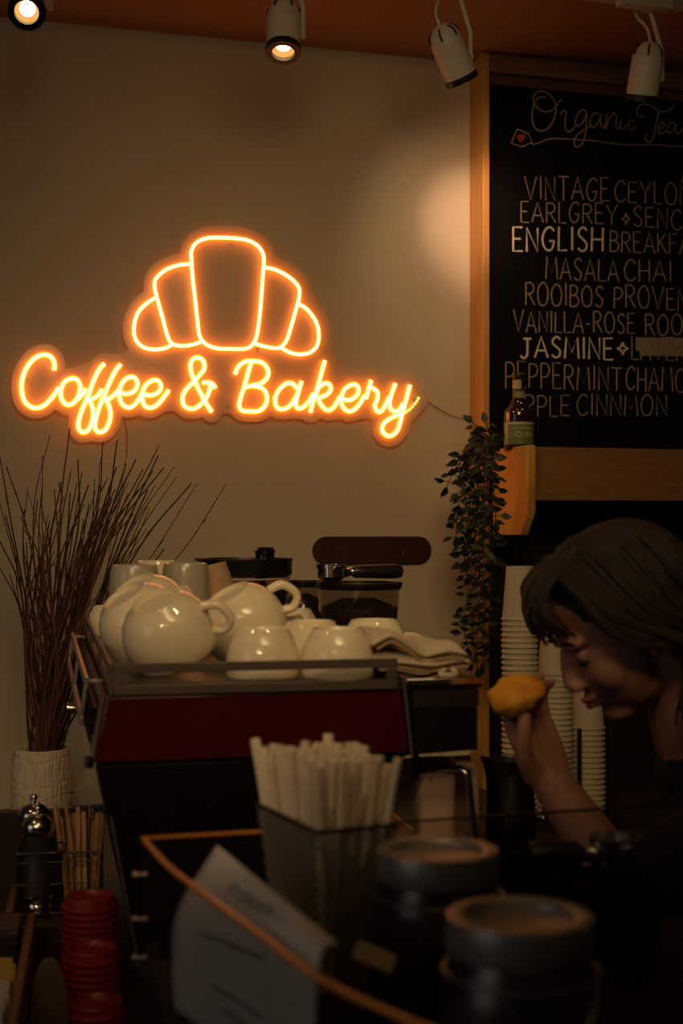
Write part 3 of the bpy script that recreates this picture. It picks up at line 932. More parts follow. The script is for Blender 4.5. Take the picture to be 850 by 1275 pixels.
# cup rail: two flat bars all round on posts
zt0, zt1, zb0, zb1 = mz(0.415), mz(0.4270), mz(0.387), mz(0.3995)
xl, xr = -0.181, 0.186
rail = MB(MF, MO)
rail.box(xl, xr, -0.010, -0.005, zt0, zt1)
rail.box(xl, xr, -0.010, -0.005, zb0, zb1)
rail.box(xl, xl + 0.013, -0.010, -0.005, zb1, zt0)
rail.box(xr - 0.013, xr, -0.010, -0.005, zb1, zt0)
rl = rail.build('front_rail', M['railsteel'], mach, bevel=0.001)
rail = MB(MF, MO)
rail.box(xl - 0.006, xl - 0.001, -0.010, DEP - 0.02, zt0, zt1)
rail.box(xl - 0.006, xl - 0.001, -0.010, DEP - 0.02, zb0, zb1)
for y in (-0.010, 0.32, 0.65, DEP - 0.032): rail.box(xl - 0.006, xl - 0.001, y, y + 0.012, zb1, zt0)
rail.build('side_rail', M['railsteel'], mach, bevel=0.001)
rail = MB(MF, MO)
rail.box(xr - 0.005, xr, 0.22, DEP - 0.02, zt0, zt1)
for y in (0.22, 0.6, DEP - 0.032): rail.box(xr - 0.005, xr, y, y + 0.012, TOP + 0.0005, zt0)
rail.build('inner_rail', M['railsteel'], mach, bevel=0.001)
rail = MB(MF, MO)
rail.box(xl, xr, DEP - 0.018, DEP - 0.013, zt0, zt1); rail.box(xl, xr, DEP - 0.018, DEP - 0.013, TOP + 0.001, zb1 + .004)
rail.build('rear_rail', M['railsteel'], mach, bevel=0.001)
# left flank: red skirt, outward hung frame with open window and louvres
b = MB(MF, MO)
b.add([(-0.192, 0.014, mz(0.384)), (-0.192, DEP - 0.03, mz(0.384)), (-0.206, DEP - 0.03, mz(0.302)), (-0.206, 0.014, mz(0.302)),
       (-0.188, 0.014, mz(0.384)), (-0.188, DEP - 0.03, mz(0.384)), (-0.201, DEP - 0.03, mz(0.302)), (-0.201, 0.014, mz(0.302))],
      [(0, 1, 2, 3), (7, 6, 5, 4), (0, 4, 5, 1), (1, 5, 6, 2), (2, 6, 7, 3), (3, 7, 4, 0)])
sk = b.build('flank_skirt', M['red'], mach)
b = MB(MF, MO)
for k in range(5):
    z = mz(0.322 + 0.010 * k)
    xo = -0.2075 + 0.0017 * k
    b.tube([(xo, 0.06, z), (xo, DEP - 0.1, z)], 0.0026, 6)
b.build('louvre', M['body'], sk)
b = MB(MF, MO)
fo = -0.214
b.box(fo, fo + 0.006, 0.10, DEP - 0.08, mz(0.388), mz(0.400))
b.box(fo - 0.006, fo, 0.10, DEP - 0.08, mz(0.335), mz(0.348))
for y in (0.10, 0.48, DEP - 0.095):
    b.add([(fo, y, mz(0.389)), (fo + .005, y, mz(0.389)), (fo - .001, y, mz(0.347)), (fo - .006, y, mz(0.347)), (fo, y + .014, mz(0.389)), (fo + .005, y + .014, mz(0.389)), (fo - .001, y + .014, mz(0.347)), (fo - .006, y + .014, mz(0.347))],
          [(0, 1, 2, 3), (7, 6, 5, 4), (0, 4, 5, 1), (1, 5, 6, 2), (2, 6, 7, 3), (3, 7, 4, 0)])
for y in (0.12, DEP - 0.09): b.box(fo + 0.002, -0.189, y, y + 0.01, mz(0.3885), mz(0.394))
b.build('flank_frame', M['steel'], mach, bevel=0.001)
b = MB(MF, MO); b.tube([(-0.228, 0.42, mz(0.318)), (-0.215, 0.42, mz(0.318))], 0.008, 14); b.tube([(-0.2305, 0.42, mz(0.318)), (-0.2275, 0.42, mz(0.318))], 0.011, 14)
b.build('flank_knob', M['chrome'], mach)
# drip tray, its grille and the feet
b = MB(MF, MO); b.box(0.062, 0.296, 0.02, DEP - 0.03, 0.10, 0.195); b.build('drip_tray', M['body'], mach, bevel=0.004)
b = MB(MF, MO)
for k in range(60): b.box(0.085, 0.286, 0.035 + 0.0152 * k, 0.042 + 0.0152 * k, 0.198, 0.202)
b.box(0.079, 0.0845, 0.03, DEP - 0.04, 0.197, 0.203); b.box(0.2865, 0.292, 0.03, DEP - 0.04, 0.197, 0.203)
b.build('drip_grille', M['steel'], mach, smooth=False)
for (x, y) in ((-0.10, 0.08), (0.02, 0.08), (-0.10, DEP - 0.1), (0.02, DEP - 0.1), (0.25, 0.1), (0.25, DEP - 0.12)):
    b = MB(MF, MO); b.lathe([(0, 0), (0.024, 0), (0.024, 0.012), (0.014, 0.016), (0.014, 0.1), (0, 0.1)], 20, Matrix.Translation((x, y, 0.0)))
    b.build('foot', M['chrome'], mach)
for y in (0.40, 0.72):
    b = MB(MF, MO); b.lathe([(0, mz(0.235)), (0.032, mz(0.235)), (0.034, mz(0.262)), (0.030, mz(0.30)), (0, mz(0.30))], 28, Matrix.Translation((0.215, y, 0)))
    b.build('group_head', M['chrome'], mach)
# steam wand curling out under the canopy
b = MB(MF, MO)
b.tube(catmull([(0.245, 0.13, mz(0.305)), (0.246, 0.12, mz(0.275)), (0.256, 0.10, mz(0.262)), (0.280, 0.08, mz(0.266)), (0.300, 0.06, mz(0.262)), (0.306, 0.055, mz(0.22)), (0.310, 0.05, mz(0.17))], 6), 0.0048, 10)
b.build('steam_wand', M['chrome'], mach)

TOPW = COUNTER + TOP
# ------------------------------------------------------------------ crockery on the machine
PROF_CUP = [(0.0, 0.004), (0.0270, 0.004), (0.0290, 0.0), (0.0320, 0.0), (0.0330, 0.0015), (0.0385, 0.010), (0.0435, 0.022), (0.0468, 0.036), (0.0478, 0.046), (0.0470, 0.060), (0.0460, 0.062), (0.0447, 0.061), (0.0450, 0.045), (0.043, 0.031), (0.034, 0.016), (0.022, 0.010), (0.0, 0.009)]
PROF_BIG = [(0.0, 0.004), (0.0280, 0.004), (0.0295, 0.0), (0.0325, 0.0), (0.0338, 0.002), (0.0440, 0.010), (0.0530, 0.022), (0.0585, 0.037), (0.0605, 0.052), (0.0600, 0.066), (0.0580, 0.077), (0.0568, 0.079), (0.0555, 0.078), (0.0575, 0.052), (0.0560, 0.038), (0.047, 0.022), (0.028, 0.012), (0.0, 0.011)]
PROF_TUM = [(0.0, 0.004), (0.031, 0.003), (0.034, 0.0), (0.0365, 0.001), (0.0395, 0.012), (0.0415, 0.05), (0.0430, 0.11), (0.0432, 0.138), (0.0422, 0.140), (0.0412, 0.138), (0.0402, 0.05), (0.036, 0.014), (0.0, 0.010)]
PROF_ESP = [(0.0, 0.004), (0.015, 0.003), (0.018, 0.0), (0.0205, 0.0008), (0.028, 0.016), (0.0305, 0.036), (0.0305, 0.054), (0.0298, 0.055), (0.029, 0.054), (0.0285, 0.036), (0.026, 0.017), (0.0, 0.008)]


def fine(prof, n=3):
    return prof


def handle_pts(r0, z0, z1, out):
    return catmull([(r0 - 0.003, 0, z1), (r0 + out * 0.55, 0, z1 + 0.004), (r0 + out, 0, (z0 + z1) / 2 + 0.006), (r0 + out * 0.6, 0, z0 - 0.001), (r0 - 0.006, 0, z0 - 0.004)], 6)


_meshes = {}


def cup(kind, px_, D, z, tilt, az, haz, label, m='china', name='coffee_cup', cat='cup', group='upturned cups on the espresso machine', lift=0.0):
    """upturned cup at photo column px_, distance D, standing on height z; tilt degrees towards azimuth az; handle azimuth haz"""
    prof = dict(cup=PROF_CUP, big=PROF_BIG, tum=PROF_TUM, esp=PROF_ESP)[kind]
    SCL = 1.06 if kind in ('cup', 'big') else 1.0
    prof = [(r * SCL, z * SCL) for r, z in prof]
    key = (kind, m)
    H = max(p[1] for p in prof)
    if key not in _meshes:
        b = MB(); b.lathe(prof, 40, Matrix.Translation((0, 0, 0)))
        hb = None
        if kind in ('cup', 'big', 'esp'):
            hb = MB()
            rz = dict(cup=(0.0455, 0.026, 0.054, 0.026), big=(0.0585, 0.028, 0.060, 0.027), esp=(0.0298, 0.018, 0.044, 0.02))[kind]
            hb.tube(handle_pts(*[q * SCL for q in rz]), dict(cup=0.0052, big=0.0065, esp=0.0042)[kind], 10, flat=((0, 1, 0), 1.25))
            hb = hb.mesh('handle'); hb.materials.append(M[m])
            for p in hb.polygons: p.use_smooth = True
        me = b.mesh('bowl'); me.materials.append(M[m])
        for p in me.polygons: p.use_smooth = True
        me.set_sharp_from_angle(angle=R(38))
        _meshes[key] = (me, hb)
    me, hb = _meshes[key]
    # inverted: base up; rotation about x by 180 deg, handle azimuth kept
    Rm = Matrix.Rotation(R(haz), 4, 'Z') @ Matrix.Rotation(pi, 4, 'X')
    ax = Vector((-sin(R(az)), cos(R(az)), 0))
    Rm = Matrix.Rotation(R(tilt), 4, ax) @ Rm
    low = min((Rm @ v.co).z for v in me.vertices)
    mid = Rm @ Vector((0, 0, H * 0.5))
    pos = P(px_, 700, D); pos.z = 0
    loc = Vector((pos.x - mid.x, pos.y - mid.y, z - low + 0.0004 + lift))
    o = bpy.data.objects.new(name, me); COL.objects.link(o)
    o.matrix_world = Matrix.Translation(loc) @ Rm
    tag(o, label, cat, group)
    if hb is not None:
        h = bpy.data.objects.new('handle', hb); COL.objects.link(h); h.parent = o
    return o


# az: azimuth the base leans towards (180 = photo left, -90 = towards us)
cup('big', 206, 1.955, TOPW, 29, 235, -5, 'large cream cup tipped onto its rim at the front left corner of the rail')
cup('big', 172, 2.095, TOPW, 34, 215, 100, 'cream cup tipped left just behind the front left cup, beside the side rail')
cup('big', 182, 2.26, TOPW, 32, 222, 80, 'cream cup tipped left in front of the left stoneware tumbler', lift=0.008)
cup('cup', 211, 2.27, TOPW, 10, 200, 60, 'cream cup with only its foot ring showing behind the tipped cups', lift=0.030)
cup('big', 299, 2.13, TOPW, 31, 212, 10, 'large cream cup tipped left with its handle sticking up, right of the front left cup')
cup('cup', 327, 1.925, TOPW, 0, 0, 95, 'cream cup upside down at the front rail, left one of the two level front cups')
cup('cup', 420, 1.925, TOPW, 0, 0, 80, 'cream cup upside down at the front rail, right one of the two level front cups')
cup('cup', 387, 2.075, TOPW, 0, 0, 100, 'cream cup upside down behind the gap between the two level front cups')
cup('cup', 348, 2.205, TOPW, 0, 0, 120, 'cream cup upside down with its foot just right of the raised handle')
cup('cup', 361, 2.37, TOPW, 0, 0, 60, 'cream cup upside down in the rear row below the grinder hopper')
cup('cup', 466, 2.10, TOPW, 0, 0, -5, 'cream cup upside down beside the folded towel, rightmost of the cups')
cup('tum', 167, 2.34, TOPW, 0, 0, 0, 'grey speckled stoneware tumbler upside down at the left, the nearer of the tall ones', 'stone', 'tumbler', 'tumbler', 'stoneware tumblers')
cup('tum', 231, 2.46, TOPW, 0, 0, 0, 'grey speckled stoneware tumbler upside down beside the kraft paper cups', 'stone', 'tumbler', 'tumbler', 'stoneware tumblers')
cup('tum', 195, 2.62, TOPW, 0, 0, 0, 'pale tumbler half hidden between the two tall grey tumblers', 'china', 'tumbler', 'tumbler', 'stoneware tumblers')
cup('esp', 130, 2.66, TOPW, 0, 0, 60, 'small cream espresso cup upside down at the left end behind the side rail', name='espresso_cup')

# two kraft cups, one inside the other, leaning
PC = [(0.0, 0.004), (0.027, 0.004), (0.0275, 0.0), (0.0285, 0.0), (0.0395, 0.098), (0.0415, 0.099), (0.0415, 0.102), (0.0392, 0.102), (0.027, 0.008), (0.0, 0.007)]
for k, (dz, lab) in enumerate(((0.0, 'brown kraft paper cup leaning left, the outer lower one of the pair'), (0.026, 'brown kraft paper cup leaning left, pushed over the top of the other kraft cup'))):
    b = MB(); b.lathe(PC, 32); o = b.build('kraft_cup', M['paper_brown'])
    pos = P(283, 700, 2.52)
    o.matrix_world = Matrix.Translation((pos.x, pos.y, TOPW + 0.011)) @ Matrix.Rotation(R(-14), 4, 'Y') @ Matrix.Translation((0, 0, 0.102 + dz)) @ Matrix.Rotation(pi, 4, 'X')
    tag(o, lab, 'paper cup', 'kraft paper cups')

# ------------------------------------------------------------------ folded towel
tw = empty('towel', MF, (0.20, 0.14, TOP), 'cream cotton towel loosely folded in layers at the right end of the machine top', 'towel')
TO = (0.20, 0.14, TOP)


def towel_layer(b, zf, x0, x1, y0, y1, th, ph, nx=26, ny=12):
    top = []; bot = []
    for i in range(nx + 1):
        u = i / nx
        rt = []; rb = []
        for j in range(ny + 1):
            v = j / ny
            x = x0 + (x1 - x0) * u
            y = y0 + (y1 - y0) * v + 0.006 * sin(9 * u + ph)
            z = zf(u, v)
            e = min(1, min(u, 1 - u) * 14, min(v, 1 - v) * 7) ** 0.5
            rt.append((x, y, TOP + z + th * 0.5 * e)); rb.append((x, y, TOP + max(0.0008, z - th * 0.5 * e)))
        top.append(rt); bot.append(rb)
    b.grid(top); b.grid(bot)
    n = ny + 1
    base = len(b.v) - 2 * (nx + 1) * n
    def T(i, j): return base + i * n + j
    def B(i, j): return base + (nx + 1) * n + i * n + j
    for i in range(nx):
        b.f.append((T(i, 0), B(i, 0), B(i + 1, 0), T(i + 1, 0))); b.f.append((T(i, ny), T(i + 1, ny), B(i + 1, ny), B(i, ny)))
    for j in range(ny):
        b.f.append((T(0, j), T(0, j + 1), B(0, j + 1), B(0, j))); b.f.append((T(nx, j), B(nx, j), B(nx, j + 1), T(nx, j + 1)))


def zlow(u, v): return 0.0075 + 0.003 * sin(u * 9 + 0.6) * (1 - 0.4 * v)
def zmid(u, v): return 0.0225 - 0.006 * u + 0.0045 * sin(u * 8.2 + 0.3 + v) * u + 0.004 * v
def ztop(u, v): return 0.0400 - 0.012 * u + 0.012 * max(0, sin(min(1, u * 1.5 + 0.12) * pi)) + 0.0045 * sin(8.5 * u + 2 * v) + 0.006 * noise.noise(Vector((u * 5, v * 4, 1.5)))


for k, (zf, xa, xb, ya, yb, th) in enumerate(((zlow, 0.176, 0.292, 0.035, 0.21, 0.014), (zmid, 0.166, 0.300, 0.028, 0.22, 0.017), (ztop, 0.163, 0.296, 0.034, 0.23, 0.020))):
    b = MB(MF, TO); towel_layer(b, zf, xa, xb, ya, yb, th, k)
    b.build('towel_fold', M['towel'], tw, sub=1)
    b = MB(MF, TO)
    b.tube([(xa + (xb - xa) * u, ya + 0.006 * sin(9 * u + k) - 0.001, TOP + zf(u, 0) - th * .42) for u in [0.05 + 0.9 * q / 40 for q in range(41)]], 0.0020, 6)
    b.build('hem_stitching', M['stitch'], tw)
b = MB(MF, TO); b.tube(catmull([(0.262, 0.033, TOP + 0.010), (0.254, 0.024, TOP + 0.005), (0.266, 0.020, TOP + 0.004), (0.276, 0.026, TOP + 0.006), (0.272, 0.036, TOP + 0.012)], 5), 0.0038, 8)
b.build('hanging_loop', M['towel'], tw)

# small cast vent grate on the machine top right of the towel, seen as dark lumps
b = MB(MF, (0.25, 0.35, TOP))
for k in range(7): b.box(0.21 + 0.012 * k, 0.215 + 0.012 * k, 0.27, 0.5, TOP + 0.0005, TOP + 0.008)
b.box(0.207, 0.295, 0.262, 0.2695, TOP + 0.0005, TOP + 0.010); b.box(0.207, 0.295, 0.5005, 0.508, TOP + 0.0005, TOP + 0.010)
b.build('vent_grate', M['body'], mach).location = (0.25, 0.35, TOP)

# ------------------------------------------------------------------ grinders behind the machine
def grinder(px_, D, lid_y, rad, label, hopper_h, lidh, knob):
    c = P(px_, 700, D)
    zl = EYE - (lid_y - HZ) / F * D
    fr = Frame((c.x, c.y, COUNTER), TW)
    root = empty('coffee_grinder', fr, (0, 0, 0), label, 'coffee grinder', 'coffee grinders')
    H = zl - COUNTER
    hz = H - lidh - hopper_h
    b = MB(fr)
    b.prism([(-0.085, -0.12), (0.085, -0.12), (0.085, 0.12), (-0.085, 0.12)], 0.0, 0.045)
    b.build('base', M['grinder'], root, bevel=0.012)
    b = MB(fr)
    b.lathe([(0, 0.045), (0.070, 0.045), (0.072, 0.10), (0.078, hz - 0.06), (0.070, hz - 0.015), (0.052, hz), (0, hz)], 32)
    b.build('motor_housing', M['grinder'], root)
    b = MB(fr); b.box(-0.03, 0.03, -0.135, -0.075, hz - 0.17, hz - 0.10); b.box(-0.02, 0.02, -0.125, -0.07, hz - 0.22, hz - 0.17)
    b.build('dosing_chute', M['black_gloss'], root, bevel=0.006)
    b = MB(fr)
    b.lathe([(0.050, hz), (0.056, hz + 0.012), (rad * 0.90, hz + hopper_h * 0.45), (rad * 0.95, hz + hopper_h), (rad * 0.95 - 0.003, hz + hopper_h), (rad * 0.90 - 0.003, hz + hopper_h * 0.45), (0.053, hz + 0.012), (0.047, hz)], 40, closed=True)
    b.build('hopper', M['smoke'], root)
    b = MB(fr)
    b.lathe([(0, hz + 0.001), (0.046, hz + 0.002), (0.051, hz + 0.012), (rad * 0.87, hz + hopper_h * 0.45), (rad * 0.90, hz + hopper_h * 0.70), (rad * 0.4, hz + hopper_h * 0.84), (0, hz + hopper_h * 0.80)], 40)
    b.build('coffee_beans', M['beans'], root)
    b = MB(fr)
    z0 = hz + hopper_h
    b.lathe([(0, z0), (rad * 0.97, z0), (rad, z0 + 0.004), (rad, z0 + lidh - 0.008), (rad * 1.015, z0 + lidh - 0.006), (rad * 1.015, z0 + lidh), (rad * 0.94, z0 + lidh), (rad * 0.93, z0 + lidh - 0.005), (0, z0 + lidh - 0.005)], 48)
    lid = b.build('lid', M['black_plastic'], root)
    if knob:
        b = MB(fr); kx = rad * 0.42
        b.lathe([(0, z0 + lidh - 0.004), (0.022, z0 + lidh - 0.004), (0.020, z0 + lidh + 0.006), (0.0225, z0 + lidh + 0.016), (0.018, z0 + lidh + 0.023), (0, z0 + lidh + 0.024)], 24, Matrix.Translation((kx, 0, 0)))
        b.build('knob', M['black_gloss'], lid)
        b = MB(fr); b.box(-rad * 1.08, -rad * 0.96, -0.02, 0.02, z0 + lidh - 0.006, z0 + lidh + 0.001); b.build('lid_tab', M['black_plastic'], lid, bevel=0.001)
        b = MB(fr); b.tube([(rad * .3, -rad * .1, hz + 0.05), (rad * .3, -rad * .1, z0 - 0.002)], 0.012, 14); b.build('feed_tube', M['steel'], root)
        b = MB(fr); b.tube([(rad * 0.955 * cos(q), rad * 0.955 * sin(q), z0 - 0.006) for q in [pi * 2 * k / 40 for k in range(40)]], 0.0018, 6, closed=True)
        b.build('hopper_band', M['card'], root)
    return fr, z0 + lidh


g1 = grinder(306, 3.0, 695, 0.0975, 'large black coffee grinder with a broad clear hopper, behind the left end of the machine', 0.105, 0.036, True)
g2 = grinder(447, 3.0, 725, 0.090, 'black coffee grinder with a portafilter lying on its lid, under the maroon plate', 0.125, 0.014, False)
g3 = grinder(377, 3.16, 723, 0.040, 'small coffee grinder with a tapered dark hopper between the two large grinders', 0.09, 0.014, False)


def portafilter(fr, z, ang, label, head_r=0.030, hl=0.115, pitch=0.0):
    f2 = Frame(fr.o + Vector((0, 0, z)), fr.a + ang)
    root = empty('portafilter', f2, (0, 0, 0), label, 'portafilter', 'portafilters')
    T = Matrix.Rotation(pitch, 4, 'Y')
    b = MB(f2)
    b.lathe([(0, 0.002), (0.018, 0.001), (0.024, 0.006), (head_r, 0.012), (head_r, 0.030), (head_r + 0.003, 0.030), (head_r + 0.003, 0.038), (head_r - 0.002, 0.038), (head_r - 0.004, 0.014), (0, 0.012)], 36, T)
    hd = b.build('filter_head', M['chrome'], root)
    b = MB(f2)
    for s in (-1, 1): b.box(-0.008, 0.008, s * (head_r + 0.0065) - 0.005, s * (head_r + 0.0065) + 0.005, 0.028, 0.035, T)
    b.build('lug', M['chrome'], hd, bevel=0.001)
    b = MB(f2); b.tube([T @ Vector(p) for p in [(head_r - 0.001, 0, 0.02), (head_r + 0.009, 0, 0.021), (head_r + 0.0155, 0, 0.022)]], [0.011, 0.008, 0.010], 14)
    b.build('neck', M['chrome'], root)
    b = MB(f2)
    x0 = head_r + 0.0160
    b.tube([T @ Vector((x0 + hl * q, 0, 0.022)) for q in (0, 0.06, 0.25, 0.55, 0.85, 0.96, 1.0)], [0.010, 0.0135, 0.0140, 0.0152, 0.0160, 0.0135, 0.006], 16)
    b.build('handle', M['black_plastic'], root)
    return root


fr2 = Frame(g2[0].M @ Vector((-0.062, -0.005, 0)), TW)
portafilter(fr2, g2[1] + 0.0005, R(4), 'chrome portafilter with a black handle lying on the right grinder lid')

# ------------------------------------------------------------------ vase and its dried twigs
vc = P(52.5, 932, 3.0)
VF = Frame((vc.x, vc.y, COUNTER), 0)
vz = vc.z - COUNTER
vase = empty('vase', VF, (0, 0, 0), 'off-white ceramic vase with an embossed bark texture, holding tall dried twigs', 'vase')
b = MB(VF)
outer = [(0, 0), (0.050, 0), (0.055, 0.004), (0.0605, 0.04), (0.0645, 0.09), (0.0645, 0.12), (0.061, vz - 0.03), (0.056, vz - 0.003), (0.0545, vz), (0.0525, vz - 0.001), (0.054, vz - 0.03), (0.058, 0.11), (0.05, 0.02), (0, 0.014)]
pr_ = [(p.x, p.y) for p in catmull([(r, z, 0) for r, z in outer], 14)]
pr_ = [(max(0, r), max(0, z)) for r, z in pr_]
b.lathe(pr_, 64)
for i, v in enumerate(b.v):
    r = sqrt(v.x ** 2 + v.y ** 2)
    if r > 0.056 and 0.006 < v.z < vz - 0.006:
        a = math.atan2(v.y, v.x)
        row = math.floor(v.z / 0.026 + 0.25 * sin(a * 3))
        k = 0.0016 * noise.noise(Vector((a * 9 + row * 3.1, v.z * 14, row))) - (0.0022 if abs((v.z / 0.026 + 0.25 * sin(a * 3)) % 1 - 0.02) < 0.05 else 0)
        v.x *= 1 + k / r; v.y *= 1 + k / r
M['vase'].node_tree.nodes['Principled BSDF'].inputs['Roughness'].default_value = 0.8
b.build('body', M['vase'], vase)
# vertical bark ridges: a fine wave bump
nt = M['vase'].node_tree
wv = nt.nodes.new('ShaderNodeTexNoise'); wv.inputs['Scale'].default_value = 1.0
mp = nt.nodes.new('ShaderNodeMapping'); mp.inputs['Scale'].default_value = (220, 220, 22)
tc = nt.nodes.new('ShaderNodeTexCoord')
nt.links.new(tc.outputs['Object'], mp.inputs['Vector']); nt.links.new(mp.outputs[0], wv.inputs['Vector'])
bp = nt.nodes.new('ShaderNodeBump'); bp.inputs['Strength'].default_value = 1.0; bp.inputs['Distance'].default_value = 0.006
nt.links.new(wv.outputs['Fac'], bp.inputs['Height']); nt.links.new(bp.outputs[0], nt.nodes['Principled BSDF'].inputs['Normal'])

rt = random.Random(11)
TIPS = [(0, 569, 'l'), (8, 581, 'l'), (-3, 617, 'l'), (53, 567, 'u'), (62, 542, 'u'), (87, 533, 'u'), (97, 572, 'u'), (88, 587, 'u'), (102, 588, 'u'),
        (128, 550, 'u'), (125, 571, 'u'), (146, 548, 'u'), (145, 581, 'u'), (169, 572, 'r'), (198, 555, 'r'), (197, 567, 'r'), (204, 582, 'r'), (217, 581, 'r'),
        (220, 593, 'r'), (238, 602, 'r'), (245, 602, 'r'), (281, 603, 'r'), (187, 631, 'r'), (157, 577, 'u'), (178, 584, 'r'), (191, 586, 'r'), (7, 642, 'l'), (-6, 697, 'l'),
        (34, 612, 'u'), (62, 648, 'u'), (118, 595, 'u'), (110, 604, 'u'), (160, 600, 'r'), (172, 610, 'r'), (150, 617, 'u'), (80, 618, 'u'), (-2, 670, 'l'), (12, 715, 'l'), (166, 640, 'r')]
for k in range(58):
    q = rt.random()
    x = 30 + 160 * q + rt.uniform(-15, 15)
    TIPS.append((x, 590 + 95 * rt.random() + 25 * abs(q - .45), 'u'))
RIMR = 0.040
wallY = lambda X: (N.dot(P0) - N.x * X) / N.y
named = {21: 'longest bowed twig in the vase, arching furthest to the right across the wall', 4: 'tall dark twig in the vase with its tip left of the sign lettering',
         5: 'tallest reddish twig in the vase, rising to the tail of the sign lettering', 0: 'dark twig in the vase arching to the upper left edge'}
for i, (tx, ty, side) in enumerate(TIPS):
    D = rt.uniform(2.86, 3.14)
    tip = P(tx, ty, D)
    lim = wallY(tip.x) - 0.03
    if tip.y > lim: tip = P(tx, ty, lim)
    a = rt.uniform(0, 2 * pi); r = RIMR * sqrt(rt.random())
    dirx = (tip.x - vc.x)
    m0 = Vector((vc.x + max(-RIMR, min(RIMR, dirx * 0.12)) * 0.6 + r * 0.62 * cos(a), vc.y + r * 0.7 * sin(a), vc.z))
    bt = Vector((vc.x - (m0.x - vc.x) * 0.5, vc.y - (m0.y - vc.y) * 0.4, COUNTER + 0.025))
    bow = (0.05 if side != 'u' else 0.02) * (1 if dirx > 0 else -1)
    if i == 21: bow = -0.02
    m1 = m0.lerp(tip, 0.40) - Vector((bow * 0.5 + rt.uniform(-.022, .022), 0, 0))
    m2 = m0.lerp(tip, 0.75) - Vector((bow * 0.45 + rt.uniform(-.026, .026), 0, -0.004))
    if i == 21:
        m1 = P(168, 762, 3.05); m2 = P(237, 673, 3.08)
    pts = catmull([bt, m0, m1, m2, tip], 7)
    th = rt.uniform(0.0017, 0.0038)
    n = len(pts)
    b = MB(ID, bt)
    b.tube(pts, [th * (1.05 - 0.65 * k / n) for k in range(n)], 5)
    # little knots and side shoots
    for q in range(rt.randint(0, 2)):
        k = rt.randint(int(n * .45), n - 4)
        d = (pts[k + 1] - pts[k]).normalized() + Vector((rt.uniform(-.5, .5), rt.uniform(-.2, .2), 0.1))
        b.tube([pts[k], pts[k] + d * rt.uniform(0.008, 0.03)], [th * 0.7, th * 0.35], 4)
    o = b.build('dried_twig', M['twig_red'] if (rt.random() < 0.35 or i == 5) else M['twig'])
    if i in named: tag(o, named[i], 'twig', 'dried twigs in the vase')
    else: tag(o, 'thin dark dried twig among the bundle standing in the white vase', 'twig', 'dried twigs in the vase')

# ------------------------------------------------------------------ trailing vine at the end of the shelf
ro = random.Random(5)
vp = Wp(598, 548, 0.24)
VO = (vp.x, vp.y, vp.z)
vine = empty('trailing_vine', WALL, VO, 'trailing vine with small dark leaves hanging down from the left end of the shelf', 'vine')
STEMS = [
    [(612, 545, .20), (600, 548, .28), (590, 556, .33), (575, 572, .34), (563, 590, .33), (556, 606, .32)],
    [(610, 545, .18), (597, 552, .30), (583, 580, .33), (575, 610, .33), (569, 640, .32), (568, 668, .31)],
    [(612, 545, .16), (603, 552, .33), (596, 590, .345), (592, 640, .33), (590, 690, .30), (592, 740, .28), (588, 790, .26), (594, 832, .25)],
    [(612, 546, .22), (604, 550, .34), (602, 600, .35), (603, 660, .345), (601, 720, .32), (603, 770, .30), (600, 828, .29)],
    [(614, 546, .20), (606, 550, .345), (611, 580, .355), (615, 610, .36), (617, 650, .355)],
    [(610, 545, .18), (598, 554, .32), (588, 600, .33), (582, 650, .31), (578, 690, .30), (583, 730, .28), (577, 775, .27), (582, 806, .26)],
    [(610, 545, .16), (600, 538, .19), (594, 531, .20), (588, 526, .20)],
    [(612, 545, .18), (607, 534, .2), (605, 527, .2)],
    [(612, 546, .24), (605, 552, .34), (608, 620, .355), (612, 690, .33), (610, 745, .31), (607, 800, .30)],
    [(612, 546, .22), (602, 550, .33), (590, 566, .35), (584, 594, .35), (588, 624, .34), (584, 652, .33)],
    [(613, 546, .20), (606, 551, .34), (598, 570, .355), (606, 600, .36), (603, 640, .35), (612, 672, .345)],
    [(612, 546, .20), (601, 551, .33), (578, 564, .345), (572, 588, .345), (580, 620, .33), (574, 648, .32)],
    [(612, 546, .20), (606, 552, .33), (598, 640, .34), (586, 700, .31), (597, 752, .30), (592, 812, .27)],
    [(610, 545, .18), (599, 552, .32), (594, 575, .34), (600, 620, .34), (597, 668, .33), (606, 700, .32)],
]
lf = MB(WALL, VO); lp = MB(WALL, VO); stm = MB(WALL, VO)


def leaf(b, p, d, L, w):
    d = d.normalized()
    side = d.cross(Vector((0, -1, 0)))
    if side.length < .1: side = Vector((1, 0, 0))
    side.normalize()
    up = side.cross(d).normalized()
    roll = ro.uniform(-0.9, 0.9)
    side, up = side * cos(roll) + up * sin(roll), up * cos(roll) - side * sin(roll)
    vs = []; fs = []
    prof = [(0, 0.02), (0.15, 0.55), (0.38, 1.0), (0.62, 0.85), (0.84, 0.42), (1.0, 0.0)]
    for t, ww in prof:
        c = p + d * (L * t) + up * (-0.22 * L * t * t)
        vs += [c - side * (w * ww) + up * (w * ww * 0.35), c, c + side * (w * ww) + up * (w * ww * 0.35)]
    th = up * 0.0008
    n = len(vs)
    vs += [v - th for v in vs]
    for i in range(len(prof) - 1):
        for j in range(2):
            a = i * 3 + j
            fs.append((a, a + 1, a + 4, a + 3)); fs.append((n + a, n + a + 3, n + a + 4, n + a + 1))
    m_ = len(prof)
    for i in range(m_ - 1):
        fs.append((i * 3, i * 3 + 3, n + i * 3 + 3, n + i * 3)); fs.append((i * 3 + 2, n + i * 3 + 2, n + i * 3 + 5, i * 3 + 5))
    b.add(vs, fs)


